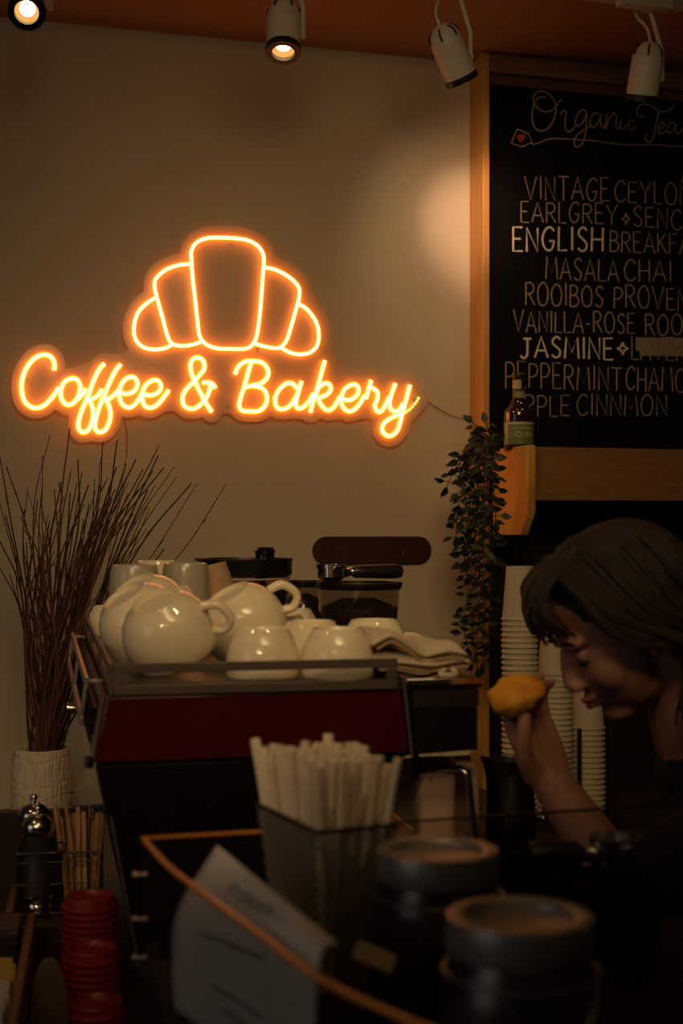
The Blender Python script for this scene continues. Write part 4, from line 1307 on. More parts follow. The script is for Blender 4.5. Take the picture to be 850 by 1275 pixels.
for st in STEMS:
    pts = catmull([Wp(*q) for q in st], 10)
    stm.tube(pts, [0.0022 - 0.0011 * k / len(pts) for k in range(len(pts))], 6)
    acc = 0.0
    for k in range(3, len(pts)):
        acc += (pts[k] - pts[k - 1]).length
        if acc > 0.019:
            acc = 0
            for sgn in (-1, 1):
                if ro.random() < 0.12: continue
                d = Vector((sgn * ro.uniform(0.5, 1.0), ro.uniform(-0.55, 0.25), ro.uniform(-0.75, 0.15)))
                L = ro.uniform(0.019, 0.031)
                p1 = pts[k] + d.normalized() * ro.uniform(0.006, 0.014)
                stm.tube([pts[k], p1], 0.0009, 4)
                leaf(lp if ro.random() < 0.10 else lf, p1, d, L, L * ro.uniform(0.24, 0.33))
    leaf(lf, pts[-1], pts[-1] - pts[-2], 0.03, 0.009)
stm.build('stem', M['stem'], vine)
lf.build('foliage', M['leaf'], vine)
o = lp.build('foliage', M['leaf_pale'], vine); o['label'] = 'paler yellowish leaves'

# ------------------------------------------------------------------ syrup bottle on the shelf
bc = Wp(645.5, 553, 0.20)
BF = Frame(WALL.M @ Vector((bc.x, -0.20, zs1 - 0.0055)), TW - 0.35)
bot = empty('syrup_bottle', BF, (0, 0, 0), 'brown glass syrup bottle with a green label standing on the left end of the shelf', 'bottle')
Hb = (EYE - (466 - HZ) / F * 3.52) - (zs1 - 0.0055)
br = 0.0368
b = MB(BF)
b.lathe([(p.x, p.y) for p in catmull([(0, 0.004, 0), (br * .85, 0.0, 0), (br, 0.006, 0), (br, 0.06, 0), (br, Hb * 0.46, 0), (br * .93, Hb * .52, 0), (br * .62, Hb * .60, 0), (br * .44, Hb * .68, 0), (br * .40, Hb * .80, 0), (br * .40, Hb * .93, 0), (0, Hb * .935, 0)], 5)], 40)
b.build('glass_body', M['bottle'], bot)
b = MB(BF); b.lathe([(0, Hb * .925), (br * .43, Hb * .925), (br * .45, Hb * .93), (br * .45, Hb * .995), (br * .40, Hb), (0, Hb)], 28)
b.build('cap', M['black_plastic'], bot)


def arc_patch(b, r, z0, z1, a0, a1, n=20):
    g = [[(r * cos(q), r * sin(q), z) for z in (z0, z1)] for q in [a0 + (a1 - a0) * k / n for k in range(n + 1)]]
    b.grid(g)


b = MB(BF); arc_patch(b, br + 0.0006, 0.012, Hb * .36, R(-90 - 80), R(-90 + 75)); lb = b.build('front_label', M['label'], bot)
b = MB(BF); arc_patch(b, br + 0.0010, 0.013, Hb * .355, R(-90 - 62), R(-90 - 48)); arc_patch(b, br + 0.001, Hb * .325, Hb * .358, R(-90 - 48), R(-90 + 75)); b.build('label_border', M['label_edge'], lb)
b = MB(BF); arc_patch(b, br * .405 + 0.0008, Hb * .66, Hb * .78, R(-90 - 70), R(-90 + 75)); nl = b.build('neck_label', M['label'], bot)
b = MB(BF); arc_patch(b, br * .405 + 0.0012, Hb * .685, Hb * .755, R(-90 - 25), R(-90 + 60)); b.build('neck_label_panel', M['label_edge'], nl)
b = MB(BF); arc_patch(b, br * .41 + 0.0012, Hb * .80, Hb * .92, R(-90 - 70), R(-90 + 20)); b.build('neck_sleeve', M['label_edge'], bot)


def cyl_word(b, text, r, z0, h, a_start, per, w, small=1.0):
    a = a_start
    for ch in text:
        wd, sts = glyph_strokes(ch.upper())
        for st in sts:
            pts = []
            for gx, gy in st:
                q = a + per * wd * gx
                pts.append((r * cos(q), r * sin(q), z0 + h * gy))
            b.tube(pts, w, 5)
        a += per * (wd + 0.22)


b = MB(BF); cyl_word(b, 'MONIN', br + 0.0012, 0.030, 0.013, R(-90 - 36), R(20), 0.0009); b.build('label_word', M['ink'], lb)
b = MB(BF); cyl_word(b, 'CHAI', br * .405 + 0.0018, Hb * .70, 0.010, R(-90 - 20), R(26), 0.0006); b.build('neck_label_word', M['print_'], nl)
b = MB(BF)
b.tube([((br + 0.001) * cos(q), (br + 0.001) * sin(q), 0.052 + 0.003 * sin(q * 30)) for q in [R(-90 - 25) + R(75) * k / 40 for k in range(41)]], 0.0006, 5)
b.build('label_script', M['ink'], lb)

# ------------------------------------------------------------------ paper cup stacks in their rack
CUPP = [(0.0, 0.006), (0.0285, 0.006), (0.0285, 0.0), (0.0298, 0.0), (0.0385, 0.113), (0.0408, 0.1135), (0.0414, 0.1155), (0.0408, 0.1175), (0.0382, 0.1172), (0.0288, 0.009), (0.0, 0.008)]
b = MB(); b.lathe(CUPP, 36); cupme = b.mesh('paper_cup'); cupme.materials.append(M['paper_cup'])
for p in cupme.polygons: p.use_smooth = True
cupme.set_sharp_from_angle(angle=R(50))
rack_pts = []
for (cx, ytop, D, lab, pitch) in ((647, 705, 3.14, 'tallest, left', 0.0122), (690.5, 774, 3.185, 'middle', 0.0122), (731, 842, 3.23, 'right-hand', 0.0122)):
    p = P(cx, ytop, D)
    z = p.z
    k = 1
    rack_pts.append(p)
    while z - 0.1175 > COUNTER + 0.022:
        o = bpy.data.objects.new('takeaway_cup', cupme); COL.objects.link(o)
        o.location = (p.x + rnd.uniform(-.0006, .0006), p.y, z); o.rotation_euler = (pi, 0, rnd.uniform(0, 6))
        tag(o, f'white takeaway paper cup in the {lab} of the three stacks, {ORD[min(k, 36)]} from top', 'paper cup', 'upturned takeaway cups in three stacks')
        z -= pitch; k += 1
rf = Frame(((rack_pts[0].x + rack_pts[2].x) / 2, (rack_pts[0].y + rack_pts[2].y) / 2, COUNTER), R(13))
rack = empty('cup_rack', rf, (0, 0, 0), 'black wire rack standing between the takeaway cup stacks', 'rack')
b = MB(rf); b.box(-0.135, 0.135, -0.055, 0.055, 0.0005, 0.02); b.build('rack_base', M['black_plastic'], rack, bevel=0.003)
for k, (p, q) in enumerate(((rack_pts[0], rack_pts[1]), (rack_pts[1], rack_pts[2]), (rack_pts[2], rack_pts[2] * 2 - rack_pts[1]))):
    c = rf.I @ ((p + q) / 2)
    b = MB(rf); b.box(c.x - 0.0045, c.x + 0.0045, c.y - 0.050, c.y - 0.044, 0.0205, 0.22)
    b.build('divider_rod', M['black_plastic'], rack, bevel=0.001)

# ------------------------------------------------------------------ milk jug, steel pitcher on the drip tray
TRAY = COUNTER + 0.2025
# cloudy plastic jug with a square handle
jc = P(540, 1000, 2.0)
JF = Frame((jc.x, jc.y, TRAY), R(12))
jug = empty('plastic_jug', JF, (0, 0, 0), 'cloudy brownish plastic jug with a square handle on the drip tray', 'jug')
b = MB(JF)
hj = (EYE - (946 - HZ) / F * 2.0) - TRAY
for (ra, rb, z0, z1) in ((0.026, 0.0285, 0.0, hj),):
    o_, i_ = [], []
    N_ = 40
    for (k, zz) in enumerate((0.0, 0.004, hj * .5, hj)):
        r = ra + (rb - ra) * zz / hj - (0.003 if k == 0 else 0)
        ring = []
        for q in range(N_):
            a = 2 * pi * q / N_
            e = 4.0
            ring.append((r * abs(cos(a)) ** (2 / e) * (1 if cos(a) >= 0 else -1), r * abs(sin(a)) ** (2 / e) * (1 if sin(a) >= 0 else -1), zz))
        o_.append(ring)
    rings = o_ + [[(x * .93, y * .93, z) for x, y, z in o_[-1]], [(x * .9, y * .9, 0.006) for x, y, z in o_[1]]]
    base = 0
    for ring in rings: b.v += [Vector(p) for p in ring]
    for k in range(len(rings) - 1):
        for q in range(N_):
            q2 = (q + 1) % N_
            b.f.append((k * N_ + q, k * N_ + q2, (k + 1) * N_ + q2, (k + 1) * N_ + q))
    b.f.append(tuple(range(N_))[::-1]); b.f.append(tuple((len(rings) - 1) * N_ + q for q in range(N_)))
b.build('body', M['jug'], jug)
b = MB(JF)
hx = 0.0275
b.tube([(hx - 0.001, 0, hj - 0.010), (hx + 0.018, 0, hj - 0.010), (hx + 0.028, 0, hj - 0.012), (hx + 0.0315, 0, hj - 0.022), (hx + 0.034, 0, hj - 0.082), (hx + 0.034, 0, hj - 0.090)], [0.0065, 0.0065, 0.0065, 0.0062, 0.0058, 0.004], 10)
b.build('handle', M['jug'], jug)

pc = P(636, 1000, 2.12)
PF = Frame((pc.x, pc.y, COUNTER), R(12))
pit = empty('milk_pitcher', PF, (0, 0, 0), 'brushed steel milk pitcher with a pouring lip, right of the plastic jug', 'pitcher')
hp = (EYE - (945 - HZ) / F * 2.12) - COUNTER
zb = (EYE - (1043 - HZ) / F * 2.12) - COUNTER
rp_ = 0.0375
b = MB(PF)
hh = hp - zb
NS = 48
rings = []
for r, z in [(0.0, zb), (rp_ * .92, zb), (rp_, zb + 0.004), (rp_ * 1.0, zb + hh * .2), (rp_ * .95, zb + hh * .5), (rp_ * .80, zb + hh * .8), (rp_ * .80, zb + hh * .93), (rp_ * .86, zb + hh), (rp_ * .83, zb + hh), (rp_ * .77, zb + hh * .93), (rp_ * .77, zb + hh * .8), (rp_ * .9, zb + hh * .4), (0, zb + 0.01)]:
    ring = []
    for q in range(NS):
        a = 2 * pi * q / NS
        sp_ = max(0, cos(a - pi)) ** 10
        k = max(0, (z - zb) / hh - 0.55) / 0.45
        rad_ = r + 0.016 * sp_ * k * (1 if r > 0 else 0)
        ring.append((rad_ * cos(a), rad_ * sin(a), z + 0.006 * sp_ * (1 if z > zb + hh * .97 else 0)))
    rings.append(ring)
for ring in rings: b.v += [Vector(p) for p in ring]
for k in range(len(rings) - 1):
    for q in range(NS):
        q2 = (q + 1) % NS
        b.f.append((k * NS + q, k * NS + q2, (k + 1) * NS + q2, (k + 1) * NS + q))
b.build('body', M['pitcher'], pit)
b = MB(PF)
b.tube(catmull([(rp_ * .78, 0.004, zb + hh * .9), (rp_ + 0.022, 0.012, zb + hh * .88), (rp_ + 0.030, 0.012, zb + hh * .6), (rp_ + 0.016, 0.008, zb + hh * .25), (rp_ * .98, 0.004, zb + hh * .2)], 6), 0.0045, 10, flat=((0, 1, 0), 1.6))
b.build('handle', M['pitcher'], pit)
b = MB(PF, (0, 0, 0)); b.box(-0.06, 0.075, -0.05, 0.05, 0.0005, zb - 0.0005)
o = b.build('drainer_block', M['body'], bevel=0.006)
tag(o, 'low dark block under the steel milk pitcher beside the drip tray', 'stand')

# ------------------------------------------------------------------ clear guard on the bar
guard = empty('counter_guard', ID, (-0.19, 1.41, BARZ), 'clear acrylic guard, orange glow painted on its top edge, around the front of the bar', 'counter guard')
GO = (-0.19, 1.41, BARZ)
GZ = 1.19
edge = [PZ(178, 1043, GZ), PZ(194, 1062, GZ), PZ(215, 1083, GZ), PZ(265, 1121, GZ), PZ(330, 1168, GZ), PZ(400, 1219, GZ), PZ(490, 1262, GZ), PZ(560, 1290, GZ)]
edge = catmull(edge, 4)
back = [PZ(179, 1042.5, GZ), PZ(330, 1034, GZ), PZ(490, 1023, GZ), PZ(740, 1007, GZ), PZ(900, 997, GZ)]


def pane(pts, z0, z1, th, inset):
    b = MB(ID, GO)
    L = []
    for i, p in enumerate(pts):
        t = (pts[min(i + 1, len(pts) - 1)] - pts[max(i - 1, 0)]); t.z = 0; t.normalize()
        n = Vector((-t.y, t.x, 0))
        L.append((Vector((p.x, p.y, 0)) + n * th / 2, Vector((p.x, p.y, 0)) - n * th / 2))
    k = len(L)
    for z in (z0, z1):
        for a, c in L: b.v += [a + Vector((0, 0, z)), c + Vector((0, 0, z))]
    for i in range(k - 1):
        o_ = 2 * k
        b.f += [(2 * i, 2 * i + 2, o_ + 2 * i + 2, o_ + 2 * i), (2 * i + 1, o_ + 2 * i + 1, o_ + 2 * i + 3, 2 * i + 3),
                (2 * i, 2 * i + 1, 2 * i + 3, 2 * i + 2), (o_ + 2 * i, o_ + 2 * i + 2, o_ + 2 * i + 3, o_ + 2 * i + 1)]
    b.f += [(0, 2 * k, 2 * k + 1, 1), (2 * k - 2, 2 * k - 1, 4 * k - 1, 4 * k - 2)]
    return b


fp = pane(edge, BARZ + 0.0006, GZ - 0.002, 0.005, 0).build('front_pane', M['guard'], guard, smooth=False)
pane(edge, GZ - 0.0018, GZ + 0.001, 0.005, 0).build('top_edge', M['guard_edge'], fp, smooth=False)['label'] = 'acrylic edge with orange glow painted on'
bpn = pane(back, BARZ + 0.0006, GZ - 0.002, 0.0045, 0).build('back_pane', M['guard'], guard, smooth=False)
pane(back[:2], GZ - 0.0018, GZ + 0.0004, 0.0042, 0).build('top_edge', M['guard_edge'], bpn, smooth=False)['label'] = 'acrylic edge with orange glow painted on'
pane(back[1:], GZ - 0.0018, GZ + 0.0004, 0.0042, 0).build('top_edge', M['mesh_black'], bpn, smooth=False)
c0 = edge[0]
for z in (1.156, 1.112, 1.074):
    b = MB(ID, GO)
    pz = Vector((c0.x - 0.002, c0.y - 0.012, z))
    b.tube([pz + Vector((-0.006, 0, 0)), pz + Vector((-0.003, 0, 0))], 0.0045, 12)
    b.tube([pz + Vector((-0.003, 0, 0)), pz + Vector((0.005, 0, 0))], 0.002, 10)
    b.tube([pz + Vector((0.0045, 0, 0)), pz + Vector((0.0075, 0, 0))], 0.004, 12)
    b.build('bolt', M['steel'], guard)

# sheet of paper standing inside the guard, its upper edge curling back
ptl, ptr = P(270, 1052, 1.315), P(421, 1175, 1.03)
pbl, pbr = PZ(207, 1275, 1.063), None
pml, pmr = P(222, 1130, 1.30), P(398, 1192, 0.995)
pbl = Vector((-0.150, 1.283, BARZ + 0.003)); pbr = Vector((-0.014, 0.993, BARZ + 0.003))
colL = catmull([pbl, pbl.lerp(pml, .5) + Vector((-0.004, 0, 0)), pml, ptl], 6)
colR = catmull([pbr, pbr.lerp(pmr, .5) + Vector((-0.004, 0, 0)), pmr, ptr], 6)
rows = []
m_ = len(colL)


def paper_pt(u, v, off=0.0):
    """u along the width, v up the sheet"""
    k = v * (m_ - 1); i = min(int(k), m_ - 2); f = k - i
    a = colL[i].lerp(colL[i + 1], f); c = colR[i].lerp(colR[i + 1], f)
    p = a.lerp(c, u)
    p += Vector((0.012, 0.006, 0)) * sin(pi * u) * (1 - v)
    return p


b = MB(ID, pbl)
b.grid([[paper_pt(i / 16, j / 18) for j in range(19)] for i in range(17)])
pap = b.build('paper_notice', M['paper'], solid=0.0006)
tag(pap, 'white paper notice leaning behind the clear guard on the bar, top edge bent back', 'paper notice')


def print_line(u0, v0, u1, v1, h, wob=0.0):
    b = MB(ID, pbl)
    n = 26
    g = []
    for i in range(n + 1):
        q = i / n
        u = u0 + (u1 - u0) * q; v = v0 + (v1 - v0) * q
        hh_ = h * (0.75 + 0.25 * sin(i * 2.4)) if wob else h
        a = paper_pt(u, v - hh_); c = paper_pt(u, v + hh_)
        nrm = Vector((-0.91, -0.41, 0.25)).normalized() * 0.0009
        g.append([a + nrm, c + nrm])
    b.grid(g)
    return b.build('printed_line', M['print_'], pap, smooth=False)


print_line(0.20, 0.560, 0.66, 0.555, 0.0075)
print_line(0.27, 0.30, 0.62, 0.295, 0.0075)
print_line(0.33, 0.20, 0.58, 0.195, 0.0075)
# faint hand-drawn heading near the top, a scribble of looped script strokes
b = MB(ID, pbl)
nrm = Vector((-0.80, -0.36, 0.48)).normalized() * 0.0010
for (u0, v0, u1, amp, cyc, ph) in ((0.27, 0.865, 0.62, 0.030, 8.5, 0.0), (0.36, 0.825, 0.70, 0.018, 7.0, 1.0)):
    pts = []
    for i in range(150):
        q = i / 149
        u = u0 + (u1 - u0) * q + 0.016 * sin(cyc * 2 * pi * q + ph)
        v = v0 + amp * cos(cyc * 2 * pi * q + ph) * (0.55 + 0.45 * sin(q * 17 + ph))
        pts.append(paper_pt(u, v) + nrm)
    b.tube(pts, 0.0006, 4)
b.build('faint_heading', mat('grey_print', (0.30, 0.28, 0.26), 0.9), pap)

# ------------------------------------------------------------------ wire basket of straws
SF = Frame((-0.0217, 1.28, BARZ), R(25))
bw, bd, bh = 0.082, 0.150, 0.163      # front-right width, depth, height; rim corner nearest us at the frame origin
bas = empty('straw_basket', SF, (0, 0, 0), 'black mesh basket of paper-wrapped straws on the bar', 'basket')
tp = 0.62


def bpt(u, v, z):
    k = tp + (1 - tp) * z / bh
    cx, cy = bw / 2, bd / 2
    return Vector((cx + (u - .5) * bw * k, cy + (v - .5) * bd * k, 0.0008 + z))


b = MB(SF)
rim = [bpt(0, 0, bh), bpt(1, 0, bh), bpt(1, 1, bh), bpt(0, 1, bh)]
b.tube([p for i in range(4) for p in [rim[i].lerp(rim[(i + 1) % 4], q) for q in (0.03, 0.5, 0.97)]], 0.0022, 8, closed=True)
b.build('rim', M['mesh_black'], bas)
b = MB(SF)
ft = [bpt(0, 0, 0.002), bpt(1, 0, 0.002), bpt(1, 1, 0.002), bpt(0, 1, 0.002)]
b.add(ft + [p + Vector((0, 0, 0.002)) for p in ft], [(3, 2, 1, 0), (4, 5, 6, 7), (0, 1, 5, 4), (1, 2, 6, 5), (2, 3, 7, 6), (3, 0, 4, 7)])
b.build('floor_plate', M['mesh_black'], bas)
b = MB(SF)
for (u0, v0, u1, v1, nn) in ((0, 0, 1, 0, 20), (1, 0, 1, 1, 36), (1, 1, 0, 1, 20), (0, 1, 0, 0, 36)):
    for k in range(-20, nn + 1):
        for sgn in (1, -1):
            pts = []
            for (z0) in (0.004, bh):
                pass
            # diagonal wires of an expanded-metal mesh, clipped to the side
            a0 = k / nn if sgn == 1 else 1 - k / nn
            sl = 0.75 if nn > 30 else 1.3
            a1 = a0 + sgn * sl
            seg_ = [(a0 + (a1 - a0) * q / 12, 0.004 + (bh - 0.004) * q / 12) for q in range(13)]
            seg_ = [(a, z) for a, z in seg_ if -0.001 <= a <= 1.001]
            if len(seg_) < 2: continue
            b.tube([bpt(u0 + (u1 - u0) * a, v0 + (v1 - v0) * a, z) for a, z in (seg_[0], seg_[-1])], 0.00055, 4, cap=False)
b.build('mesh_sides', M['mesh_grey'], bas, smooth=False)

rs = random.Random(21)
stw = []
cells = [(i, j) for i in range(5) for j in range(10)]
for i, j in cells:
    u = (i + 0.5) / 5 + rs.uniform(-.03, .03); v = (j + 0.5) / 10 + rs.uniform(-.02, .02)
    u2 = 0.5 + (u - 0.5) * 0.98; v2 = 0.5 + (v - .5) * 0.96
    foot = bpt(0.08 + 0.84 * u2, 0.05 + 0.90 * v2, 0.004)
    z1 = 0.2215 + rs.uniform(-0.006, 0.007)
    lean = 0.10 if v > 0.85 else 0.0
    top = bpt(0.5 + (u - .5) * 1.0, 0.5 + (v - .5) * (1.0 + lean), z1)
    d = (top - foot).normalized()
    fr = Frame(SF.M @ foot, SF.a)
    b = MB(fr)
    t2 = top - foot
    rr_ = 0.0052
    n_ = 7
    rot0 = rs.uniform(0, 3)
    b.tube([Vector((0, 0, 0.001)), t2 * 0.45, t2 * 0.93, t2 * 0.965, t2], [rr_ * 0.9, rr_, rr_, rr_ * 1.10, rr_ * 0.95], 8, flat=((cos(rot0), sin(rot0), 0), 0.75))
    o = b.build('wrapped_straw', M['straw'])
    if j == 9 and i == 0: tag(o, 'paper-wrapped straw leaning out furthest left in the mesh basket', 'straw', 'wrapped straws in the basket')
    else: tag(o, 'paper-wrapped white straw standing in the bundle in the black mesh basket', 'straw', 'wrapped straws in the basket')

# ------------------------------------------------------------------ glass jars with zinc lids
def jar(pxc, pyc, D, r, label):
    c = P(pxc, pyc, D)
    fr = Frame((c.x, c.y, BARZ), R(20))
    root = empty('glass_jar', fr, (0, 0, 0), label, 'jar', 'lidded glass jars on the bar')
    zt = c.z - BARZ
    rb = r * 1.10
    lh = 0.026
    b = MB(fr)
    zs = zt - lh
    b.lathe([(0, 0.0008), (rb * .93, 0.0008), (rb, 0.008), (rb, zs - 0.030), (rb * .93, zs - 0.012), (r * .90, zs - 0.002), (r * .90, zs), (r * .87, zs), (r * .87, zs - 0.004), (rb * .90, zs - 0.014), (rb * .96, zs - 0.032), (rb * .96, 0.012), (rb * .88, 0.006), (0, 0.006)], 48)
    b.build('glass', M['glass'], root)
    b = MB(fr)
    b.lathe([(0, 0.0065), (rb * .86, 0.0065), (rb * .93, 0.013), (rb * .93, zs * .66), (rb * .6, zs * .72), (0, zs * .68)], 40)
    for v in b.v:
        if v.z > zs * .5: v.z += 0.005 * noise.noise(v * 60)
    b.build('contents', M['biscuit'], root)
    b = MB(fr)
    b.lathe([(r * .86, zt - lh), (r * .985, zt - lh), (r, zt - lh + 0.003), (r, zt - 0.004), (r * .985, zt - 0.0005), (r * .95, zt), (r * .76, zt), (r * .73, zt - 0.0012), (r * .71, zt - 0.0055), (r * .68, zt - 0.0065), (0, zt - 0.0060), (0, zt - 0.009), (r * .86, zt - 0.009)], 64, closed=True)
    ld = b.build('lid', M['zinc'], root)
    b = MB(fr)
    rw = rb * 1.0
    b.tube([(rw * 0.95 * cos(q), rw * 0.95 * sin(q), zs - 0.014) for q in [2 * pi * k / 48 for k in range(48)]], 0.0018, 6, closed=True)
    b.build('wire_band', M['steel'], root)
    for sg in (1, -1):
        b = MB(fr)
        q0 = R(-90) + sg * R(38)
        P_ = lambda q, z, k=1.04: (rb * k * cos(q), rb * k * sin(q), z)
        b.tube(catmull([P_(q0, zs - 0.012, 0.99), P_(q0 - sg * 0.15, zs - 0.030), P_(q0 - sg * 0.45, zs - 0.048, 1.06), P_(q0 - sg * 0.66, zs - 0.052, 1.07)], 5), 0.0017, 6)
        b.build('wire_clip', M['steel'], root)
    return root


jar(545, 1056, 1.256, 0.0545, 'glass jar with a recessed grey metal lid, the further left of two on the bar')
jar(648, 1138, 1.04, 0.0545, 'glass jar with a recessed grey metal lid, the nearer right of two on the bar')
# small cream card on a stand leaning at the left jar
cc = P(466, 1191, 1.13)
CF = Frame((cc.x, cc.y, BARZ), R(8))
cz = cc.z - BARZ
card = empty('price_card', CF, (0, 0, 0), 'small blank cream card on a dark stand at the foot of the left jar', 'card')
Xc = Matrix.Translation((0, 0, cz)) @ Matrix.Rotation(R(-28), 4, 'X') @ Matrix.Rotation(R(24), 4, 'Y')
b = MB(CF); b.box(-0.0165, 0.0165, -0.0006, 0.0006, -0.0075, 0.0075, Xc)
b.build('card', M['card'], card, smooth=False)
b = MB(CF)
b.prism([(-0.026, 0.001), (0.026, 0.001), (0.026, 0.03), (-0.026, 0.03)], 0.0006, 0.006)
b.tube([(0, 0.02, 0.004), (0, 0.014, cz * .6), Xc @ Vector((0, 0.003, -0.004))], 0.003, 8)
b.build('stand', M['black_plastic'], card, bevel=0.001)

# black knock box and the portafilter across it, at the far side of the bar
kc = P(748, 1100, 1.46)
KF = Frame((kc.x, kc.y, BARZ), R(16.2))
kz = (EYE - (1088 - HZ) / F * 1.46) - BARZ
kb = empty('knock_box', KF, (0, 0, 0), 'black open box at the right end of the bar, under the portafilter', 'knock box')
b = MB(KF)
w_, d_, t_ = 0.048, 0.038, 0.004
b.box(-w_, w_, -d_, d_, 0.0008, 0.006)
for (x0, x1, y0, y1) in ((-w_, w_, -d_, -d_ + t_), (-w_, w_, d_ - t_, d_), (-w_, -w_ + t_, -d_ + t_, d_ - t_), (w_ - t_, w_, -d_ + t_, d_ - t_)):
    b.box(x0, x1, y0, y1, 0.0062, kz)
b.build('bin', M['body'], kb, bevel=0.002)
b = MB(KF); b.tube([(-w_ + 0.005, 0, kz - 0.016), (w_ - 0.005, 0, kz - 0.016)], 0.008, 12); b.build('knock_bar', M['black_plastic'], kb)
pfF = Frame(KF.M @ Vector((0.014, -0.004, 0)), 0)
portafilter(pfF, kz + 0.001, R(196), 'chrome portafilter with a dark brown handle lying across the black box on the bar', 0.024, 0.058, R(0))

# ------------------------------------------------------------------ condiment corner at the left
OF = Frame((-0.44, 1.98, COUNTER), R(9.5))
org = empty('condiment_organizer', OF, (0, 0, 0), 'brown wooden condiment tray with a raised rear step at the left edge', 'tray')
b = MB(OF); b.box(-0.30, 0.012, -0.50, 0.36, 0.0005, 0.010); b.build('tray_floor', M['brownwood'], org)
b = MB(OF); b.box(0.0005, 0.013, -0.50, 0.05, 0.0105, 0.118); b.build('side_board', M['brownwood'], org, bevel=0.002)
b = MB(OF); b.box(-0.30, 0.0, 0.035, 0.048, 0.0105, 0.085); b.build('divider_board', M['brownwood'], org, bevel=0.002)
b = MB(OF); b.box(-0.30, 0.107, 0.1085, 0.351, 0.0105, 0.083); b.build('rear_step', M['darkwood'], org, bevel=0.002)
b = MB(OF); b.box(-0.30, 0.107, 0.352, 0.364, 0.0005, 0.205); b.build('back_board', M['darkwood'], org, bevel=0.002)
for (px0, y) in ((12, 0.115), (135, 0.14)):
    c = OF.I @ P(px0, 1100, 2.1); 
    c.x = min(c.x, 0.100)
    b = MB(OF); b.box(c.x - 0.006, c.x + 0.006, y, y + 0.15, 0.0835, 0.108)
    b.build('end_block', M['brownwood'], org, bevel=0.003)
STEP = COUNTER + 0.083
# dark box with speckled top behind the packets
c = OF.I @ P(-4, 1130, 2.02)
bx = empty('tea_box', OF, (c.x, c.y, 0.0105), 'dark brown box with a speckled top at the left edge behind the sugar packets', 'box')
b = MB(OF, (c.x, c.y, 0.0105)); b.box(c.x - 0.09, c.x + 0.034, -0.055, 0.03, 0.0107, 0.115); b.build('box_body', M['darkwood'], bx, bevel=0.002)
b = MB(OF, (c.x, c.y, 0.0105)); b.box(c.x - 0.092, c.x + 0.036, -0.057, 0.032, 0.1155, 0.124); b.build('box_lid', M['boxtop'], bx, bevel=0.002)
# sugar packets filed on edge
rk = random.Random(4)
for k in range(26):
    y = -0.065 - 0.0085 * k
    yel = k < 11
    fr = Frame(OF.M @ Vector((-0.036 + rk.uniform(-.004, .004), y, 0.0105)), OF.a + rk.uniform(-.12, .12))
    b = MB(fr)
    h = 0.062 + rk.uniform(-.004, .007) + 0.012
    tl = rk.uniform(-.004, .006)
    pts = [[(x, tl * z / h + 0.0016 * sin(pi * (x + .026) / .052) * sin(pi * z / h), z) for z in [0.0005 + h * q / 5 for q in range(6)]] for x in [-0.026 + 0.052 * i / 6 for i in range(7)]]
    pb = [[(x, y_ - 0.0034 * max(0.12, sin(pi * (x + .026) / .052) * sin(pi * z / h)), z) for (x, y_, z) in row] for row in pts]
    b.grid(pts); b.grid(pb)
    nI, nJ = 7, 6
    for i in range(nI - 1):
        for j in (0, nJ - 1): b.f.append((i * nJ + j, (i + 1) * nJ + j, 42 + (i + 1) * nJ + j, 42 + i * nJ + j))
    for j in range(nJ - 1):
        for i in (0, nI - 1): b.f.append((i * nJ + j, i * nJ + j + 1, 42 + i * nJ + j + 1, 42 + i * nJ + j))
    o = b.build('sugar_packet', M['packet_yellow'] if yel else M['packet_white'])
    if yel: tag(o, 'yellow sugar packet filed on edge in the wooden tray, behind the white ones', 'sugar packet', 'yellow sugar packets')
    else: tag(o, 'white sugar packet filed on edge in the wooden tray, before the yellow ones', 'sugar packet', 'white sugar packets')

# wire caddy
wc = OF.I @ P(75, 1100, 2.2)
WF = Frame(OF.M @ Vector((wc.x, wc.y, 0.083)), OF.a)
wh = (EYE - (1063 - HZ) / F * 2.14) - STEP
cad = empty('wire_caddy', WF, (0, 0, 0), 'black wire caddy holding two pepper mills and the wooden stirrers', 'caddy')
x0, x1, y0, y1 = -0.062, 0.064, -0.055, 0.060
b = MB(WF)
for z in (0.003, wh * .5, wh - 0.014, wh):
    r = 0.0020 if z == wh else 0.0012
    b.tube([(x0, y0, z), (x1, y0, z), (x1, y1, z), (x0, y1, z)], r, 6, closed=True)
for x in [x0 + (x1 - x0) * k / 6 for k in range(7)]:
    for y in (y0, y1): b.tube([(x, y, 0.002), (x, y, wh)], 0.0011, 6)
for y in [y0 + (y1 - y0) * k / 5 for k in range(1, 5)]:
    for x in (x0, x1, 0.002): b.tube([(x, y, 0.002), (x, y, wh)], 0.0011, 6)
b.tube([(0.002, y0, wh), (0.002, y1, wh)], 0.0016, 6); b.tube([(0.002, y0, 0.003), (0.002, y1, 0.003)], 0.0016, 6)
for k in range(9): b.tube([(x0 + (x1 - x0) * k / 8, y0, 0.0022), (x0 + (x1 - x0) * k / 8, y1, 0.0022)], 0.0010, 4)
b.build('wire_frame', M['mesh_black'], cad)
b = MB(WF)
b.tube([(0.002 + 0.008 * cos(q), y0 - 0.001, wh + 0.008 + 0.008 * sin(q)) for q in [2 * pi * k / 20 for k in range(20)]], 0.0015, 6, closed=True)
b.build('handle_ring', M['mesh_black'], cad)


